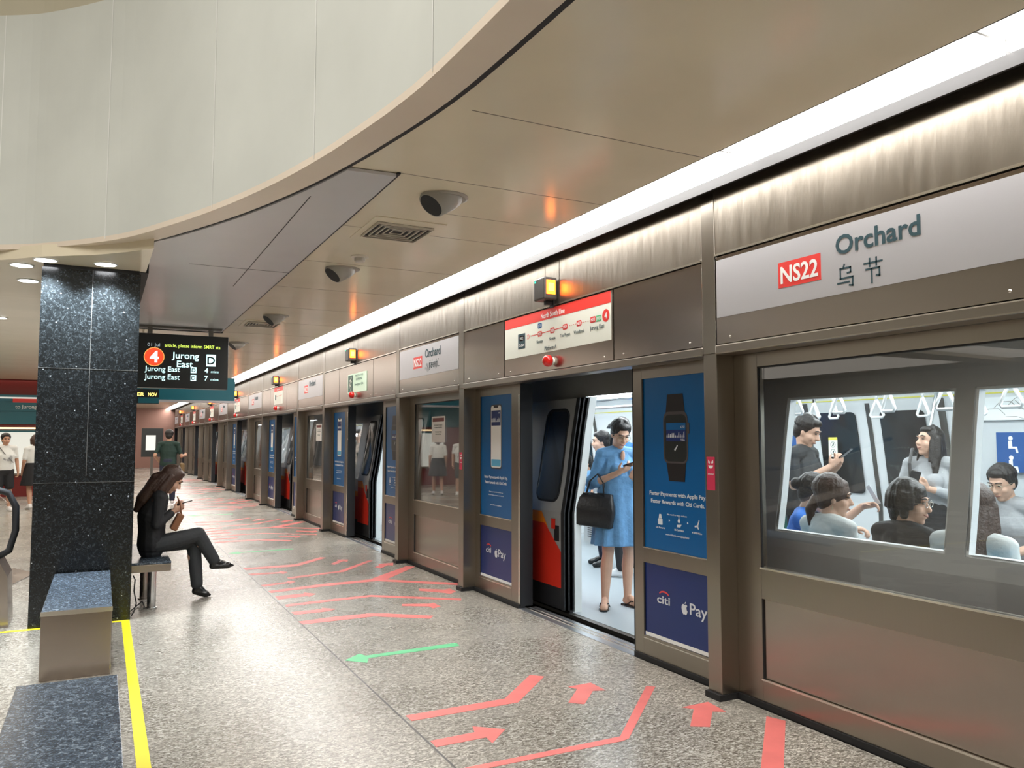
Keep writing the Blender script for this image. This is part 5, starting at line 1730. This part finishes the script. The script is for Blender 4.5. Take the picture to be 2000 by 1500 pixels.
# ---- people further inside the doorway
p = Person('person', 'dark haired woman further inside the train behind the woman in blue, facing left', (5.32, 8.02, 0), (-.9, .35), skin='skin2', vox=.012)
stand(p, 1.585); p.head(pitch=-.1); basic(p); p.done(); p.face(); p.hair('tail'); top(p, 'greycloth', 1.06, .6); trousers(p, 'navy'); shoes(p, 'shoe')
p = Person('person', 'tall person in a dark cap behind the head of the woman in blue', (5.12, 7.32, 0), (-.5, .86), skin='skin', vox=.012)
stand(p, 1.73); p.head(pitch=-.3); basic(p); p.done(); p.face(); p.hair('male'); top(p, 'bluecloth', 1.08, .8); trousers(p, 'blackcloth'); shoes(p, 'whiteshoe')
m = MB(); m.ball(p.P(0, -.01, .07), (.092, .105, .065), p.R, 18); m.cap(p.P(-.03, .09, .07), p.P(.03, .09, .07), .03, .03); m.cap(p.P(-.03, .13, .065), p.P(.03, .13, .065), .012, .012, None); m.blob('cap', 'charcoal', p.e, .01, 1)
p = Person('person', 'seated passenger in light blue seen through the left edge of the nearest doorway', (6.32, 9.95, 0), (-1, .0), skin='skin', vox=.012)
sit(p, .43); p.head(pitch=-.2); basic(p); p.done(); p.hair('male'); p.face(); top(p, 'denim', 1.08, .6); trousers(p, 'navy'); shoes(p, 'shoe')

# ---- man in black T-shirt behind the window
p = Person('person', 'man in a black T-shirt standing behind the train window with a phone', (5.2, 4.87, 0), (.36, -.9), skin='skin2', vox=.0075)
stand(p, 1.69, .03, w=1.2); p.pose(elR=(.27, .05, 1.12), wrR=(.09, .27, 1.27), elL=(-.25, .08, 1.14), wrL=(-.07, .28, 1.27))
p.head(pitch=-.42, jaw=1.15, k=1.05)
basic(p, g=1.0); p.hand('wrR', (-.45, .6, .65), (-.6, -.4, .6), curl=.7); p.hand('wrL', (.45, .6, .65), (.6, -.4, .6), curl=.7, left=True); p.done(); p.face(); p.hair('male')
top(p, 'charcoal', 1.26, .78, 1.12); trousers(p, 'navy'); shoes(p, 'shoe')
phone_in_hand(None, p.w((0.0, .36, 1.37)), p.W.to_3x3() @ Vector((0, .75, .6)), p.W.to_3x3() @ Vector((0, -.6, .75)), label='phone held by the man in the black T-shirt')

# ---- woman in the grey top
p = Person('person', 'woman in a grey top standing behind the train window, head tilted back', (5.9, 4.18, 0), (-.97, -.25), skin='skin2', vox=.0075)
stand(p, 1.60, .0, w=1.02); p.pose(elR=(.25, .03, 1.03), wrR=(.06, .22, 1.13), elL=(-.25, .03, 1.03), wrL=(-.06, .22, 1.11))
p.head(yaw=-.55, pitch=.14, jaw=1.05); basic(p); p.hand('wrR', (-.6, .6, .35), (-.4, -.4, .8), curl=.8); p.hand('wrL', (.6, .55, .3), (.4, -.5, .7), curl=.8, left=True); p.done(); p.face(closed=True, smile=.004)
p.hair('long', extra=[([(-.07, -.03, -.05), (-.09, .0, -.2)], [.035, .025])])
top(p, 'greycloth', 1.1, 1.75, 1.05, 1.1); m = MB(); skirt(p, m, 1.0, .45, .13, .18); m.blob('skirt', 'blackcloth', p.e, .01, 2); shoes(p, 'shoe')
m = MB(); m.tube([p.w((.13, -.11, 1.36)), p.w((.14, .0, 1.42)), p.w((.12, .12, 1.3)), p.w((.1, .145, 1.15))], .014, 6, flat=.3); m.build('bag_strap', 'leather', p.e)
phone_in_hand(None, p.w((.0, .33, 1.2)), p.W.to_3x3() @ Vector((-.4, .5, .6)), p.W.to_3x3() @ Vector((.2, -.8, .5)), label='dark phone in the hands of the woman in the grey top')

# ---- seated passengers by the window
p = Person('person', 'seated woman in bright blue with a hair bun, reaching out with a white paper', (4.24, 4.10, 0), (.62, -.78), skin='skin2', vox=.0075)
sit(p, .43, 1.58, .12); tgt = p.loc(Vector((4.70, 3.86, 1.03))); p.pose(elR=(.27, .22, .86), wrR=(.24, .40, .92)); p.pose(elL=p.J['shL'].lerp(tgt, .5) + Vector((0, 0, -.12)), wrL=tgt)
p.head(pitch=-.3); basic(p); p.hand('wrR', (0, 1, 0), (0, 0, -1)); p.hand('wrL', (.3, .9, .2), (.5, 0, -.8), curl=.6, left=True); p.done(); p.hair('bun', vol=1.02); p.face(); top(p, 'bluecloth', 1.12, .8); trousers(p, 'navy'); shoes(p, 'shoe')
c = Vector((4.74, 3.80, 1.11)); T = Matrix.Translation(c) @ Euler((1.1, .2, .9), 'XYZ').to_matrix().to_4x4()
tag(MB().box(-.05, .05, -.07, .07, -.001, .001, T).build('paper_slip', 'strap'), 'white folded paper held out above the seated passengers', 'paper')
p = Person('person', 'seated woman in white seen from behind, brown hair tied in a ponytail', (3.98, 3.56, 0), (1, -.1), skin='skin2', vox=.0075)
sit(p, .43, 1.6, .05); p.head(yaw=-.75, pitch=-.1); basic(p); p.done(); p.hair('tail', 'hairbrown', vol=1.14); p.face(); top(p, 'whitecloth', 1.1, .6); trousers(p, 'navy'); shoes(p, 'shoe')
m = MB(); m.tube([p.P(.084, -.01, -.045), p.P(.086, -.01, -.07)], .003, 5); m.build('earring', 'gold', p.e)
p = Person('person', 'seated woman in black with short black hair and glasses, smiling to the right', (4.0, 3.04, 0), (1, -.15), skin='skin2', vox=.0075)
sit(p, .43, 1.6, .04); p.head(yaw=-1.15, pitch=-.05); basic(p); p.done(); p.hair('bob', vol=1.13); p.face(glasses='trim', smile=.008); top(p, 'blackcloth', 1.14, .8); trousers(p, 'blackcloth'); shoes(p, 'shoe')
p = Person('person', 'seated man with glasses and grey shirt on the far bench, looking down', (6.28, 3.74, 0), (-1, .1), skin='skin2', vox=.0075)
sit(p, .43, 1.66, .10, w=1.1); p.head(yaw=.1, pitch=-.35, jaw=1.1, k=1.08); basic(p); p.done(); p.hair('male', vol=.98); p.face(glasses=True); top(p, 'greycloth', 1.18, .8); trousers(p, 'navy'); shoes(p, 'shoe')
p = Person('person', 'seated passenger with long dark hair seen from behind at the right edge', (3.98, 2.61, 0), (1, .1), skin='skin2', vox=.0075)
sit(p, .43, 1.6, .02); p.head(yaw=.2, pitch=-.15); basic(p); p.done(); p.hair('long', 'hairbrown', vol=1.1); p.face(); top(p, 'whitecloth', 1.08, .8); trousers(p, 'navy'); shoes(p, 'shoe')
p = Person('person', 'dark clad passenger standing inside the train beyond the second doorway', (4.7, 16.1, 0), (-.6, -.8), vox=.014)
stand(p, 1.68); p.head(); basic(p); p.done(); p.hair('male'); p.face(); top(p, 'greencloth', 1.1, .6); trousers(p, 'navy'); shoes(p, 'shoe')

# ---- woman seated on the bench beside the column
p = Person('person', 'woman in a black suit with long brown hair sitting cross legged beside the column', (.43, 8.12, 0), (1, 0), skin='skin2', vox=.007)
p.pose(pelvis=(0, .0, .53), chest=(0, .0, .79), neck=(0, .075, 1.0), head=(.02, .155, 1.115), shL=(-.15, .05, .965), shR=(.15, .05, .965),
       elR=(.19, .03, .72), wrR=(.07, .17, .82), elL=(-.18, .06, .73), wrL=(-.05, .19, .82),
       hpR=(.08, .02, .53), knR=(.02, .40, .60), anR=(-.03, .56, .33), toeR=(-.04, .68, .285),
       hpL=(-.09, .02, .52), knL=(-.07, .37, .52), anL=(-.06, .41, .1), toeL=(-.06, .49, .026))
p.head(yaw=-.05, pitch=-.62)
p.torso(p.body, .9)
for s_ in 'LR': p.arm(s_); p.leg(s_)
p.hand('wrR', (-.3, .8, .45), (-.7, -.2, .6), curl=.7); p.hand('wrL', (.3, .8, .45), (.7, -.2, .6), curl=.7, left=True); p.done(); p.face()
p.hair('long', 'hairbrown', vol=1.06, extra=[([(.0, -.06, .0), (.0, -.12, -.06), (.0, -.13, -.16)], [.06, .05, .03])])
top(p, 'blackcloth', 1.1, 1.85); trousers(p, 'charcoal', 1.0)
for s_ in 'LR':
    t = MB(); p.foot(t, s_, 1.08); a, t1 = p.J['an' + s_], p.J['toe' + s_]
    d = (t1 - a).normalized(); t.cap(p.w(t1), p.w(t1 + Vector((d.x, d.y, d.z * .35)) * .05), .026, .011); t.blob('shoe', 'shoe', p.e, .006, 2)
phone_in_hand(None, p.w((.0, .27, .90)), (1, 0, .25), (-.3, 0, 1), label='phone held by the seated woman in black')
e = tag(empty('shoulder_bag', (.7, 8.1, .7)), 'small brown leather bag on the lap of the seated woman', 'bag')
T = Matrix.Translation((.64, 8.05, .735)) @ Matrix.Rotation(.45, 4, 'Y')
MB().box(-.03, .03, -.07, .07, -.085, .075, T).build('bag_body', 'brownleather', e, bevel=.012)
m = MB(); m.tube([T @ Vector((0, -.06, .07)), T @ Vector((-.06, -.05, .16)), T @ Vector((-.1, 0, .2)), T @ Vector((-.06, .05, .16)), T @ Vector((0, .06, .07))], .006, 6); m.build('strap', 'brownleather', e)

# ---- passers-by on the platform
p = Person('person', 'man in a dark green T-shirt walking away along the platform behind the seated woman', (1.32, 19.4, 0), (.15, 1), skin='skin', vox=.011)
stand(p, 1.69, .06, w=1.08); p.pose(elR=(.27, .02, 1.1), wrR=(.34, .27, 1.12), elL=(-.27, -.06, 1.12), wrL=(-.2, .12, .98), knR=(.09, .2, .5), anR=(.09, .12, .12), toeR=(.09, .28, .06), knL=(-.09, .02, .48), anL=(-.1, -.22, .2), toeL=(-.1, -.12, .07))
p.head(pitch=-.15); basic(p); p.hand('wrR', (.2, 1, .1), (-1, 0, 0), curl=.9); p.hand('wrL', (.3, .9, 0), (1, 0, 0), curl=.9, left=True); p.done(); p.hair('male', vol=1.04); p.face(); top(p, 'greencloth', 1.14, .75); trousers(p, 'navy', 1.1); shoes(p, 'whiteshoe')
e = tag(empty('shoulder_bag', (1.7, 19.3, .85)), 'brown bag at the hip of the man in green', 'bag')
MB().box(1.56, 1.66, 19.3, 19.5, .72, .95).build('bag_body', mat('khaki_canvas', (.2, .13, .06), .8), e, bevel=.04)
p = Person('person', 'man in a white printed T-shirt and black shorts at the left edge of the photo', (-1.78, 19.5, 0), (.35, -1), skin='skin', vox=.011)
stand(p, 1.6, w=1.08); p.head(); basic(p); p.hand('wrR', (0, .1, -1), (-1, 0, 0)); p.hand('wrL', (0, .1, -1), (1, 0, 0), left=True); p.done(); p.hair('male'); p.face(); top(p, 'whitecloth', 1.14, .7); trousers(p, 'blackcloth', 1.12, 0, 'shorts'); shoes(p, 'whiteshoe')
m = MB(); m.tube([p.w((.14, .03, 1.36)), p.w((.05, .135, 1.2)), p.w((-.12, .135, 1.0))], .012, 6, flat=.3); m.build('bag_strap', 'leather', p.e)
m = MB(); m.ball(p.w((-.02, .13, 1.1)), (.09, .012, .07), p.W.to_3x3()); m.build('shirt_print', 'greycloth', p.e)
p = Person('person', 'woman in a white top and black skirt walking away left of the column', (-1.27, 19.9, 0), (-.35, 1), skin='skin', vox=.011)
stand(p, 1.57, stance=.09); p.pose(anL=(-.1, -.14, .1), toeL=(-.12, .02, .03), anR=(.1, .12, .09), toeR=(.12, .28, .03), knR=(.1, .12, .46))
p.head(); basic(p); p.hand('wrR', (0, .1, -1), (-1, 0, 0)); p.hand('wrL', (0, .1, -1), (1, 0, 0), left=True); p.done(); p.hair('bob', 'hairbrown'); p.face(); top(p, 'whitecloth', 1.1, .8); m = MB(); skirt(p, m, .98, .5, .13, .2); m.blob('skirt', 'blackcloth', p.e, .012, 2); shoes(p, 'whiteshoe')
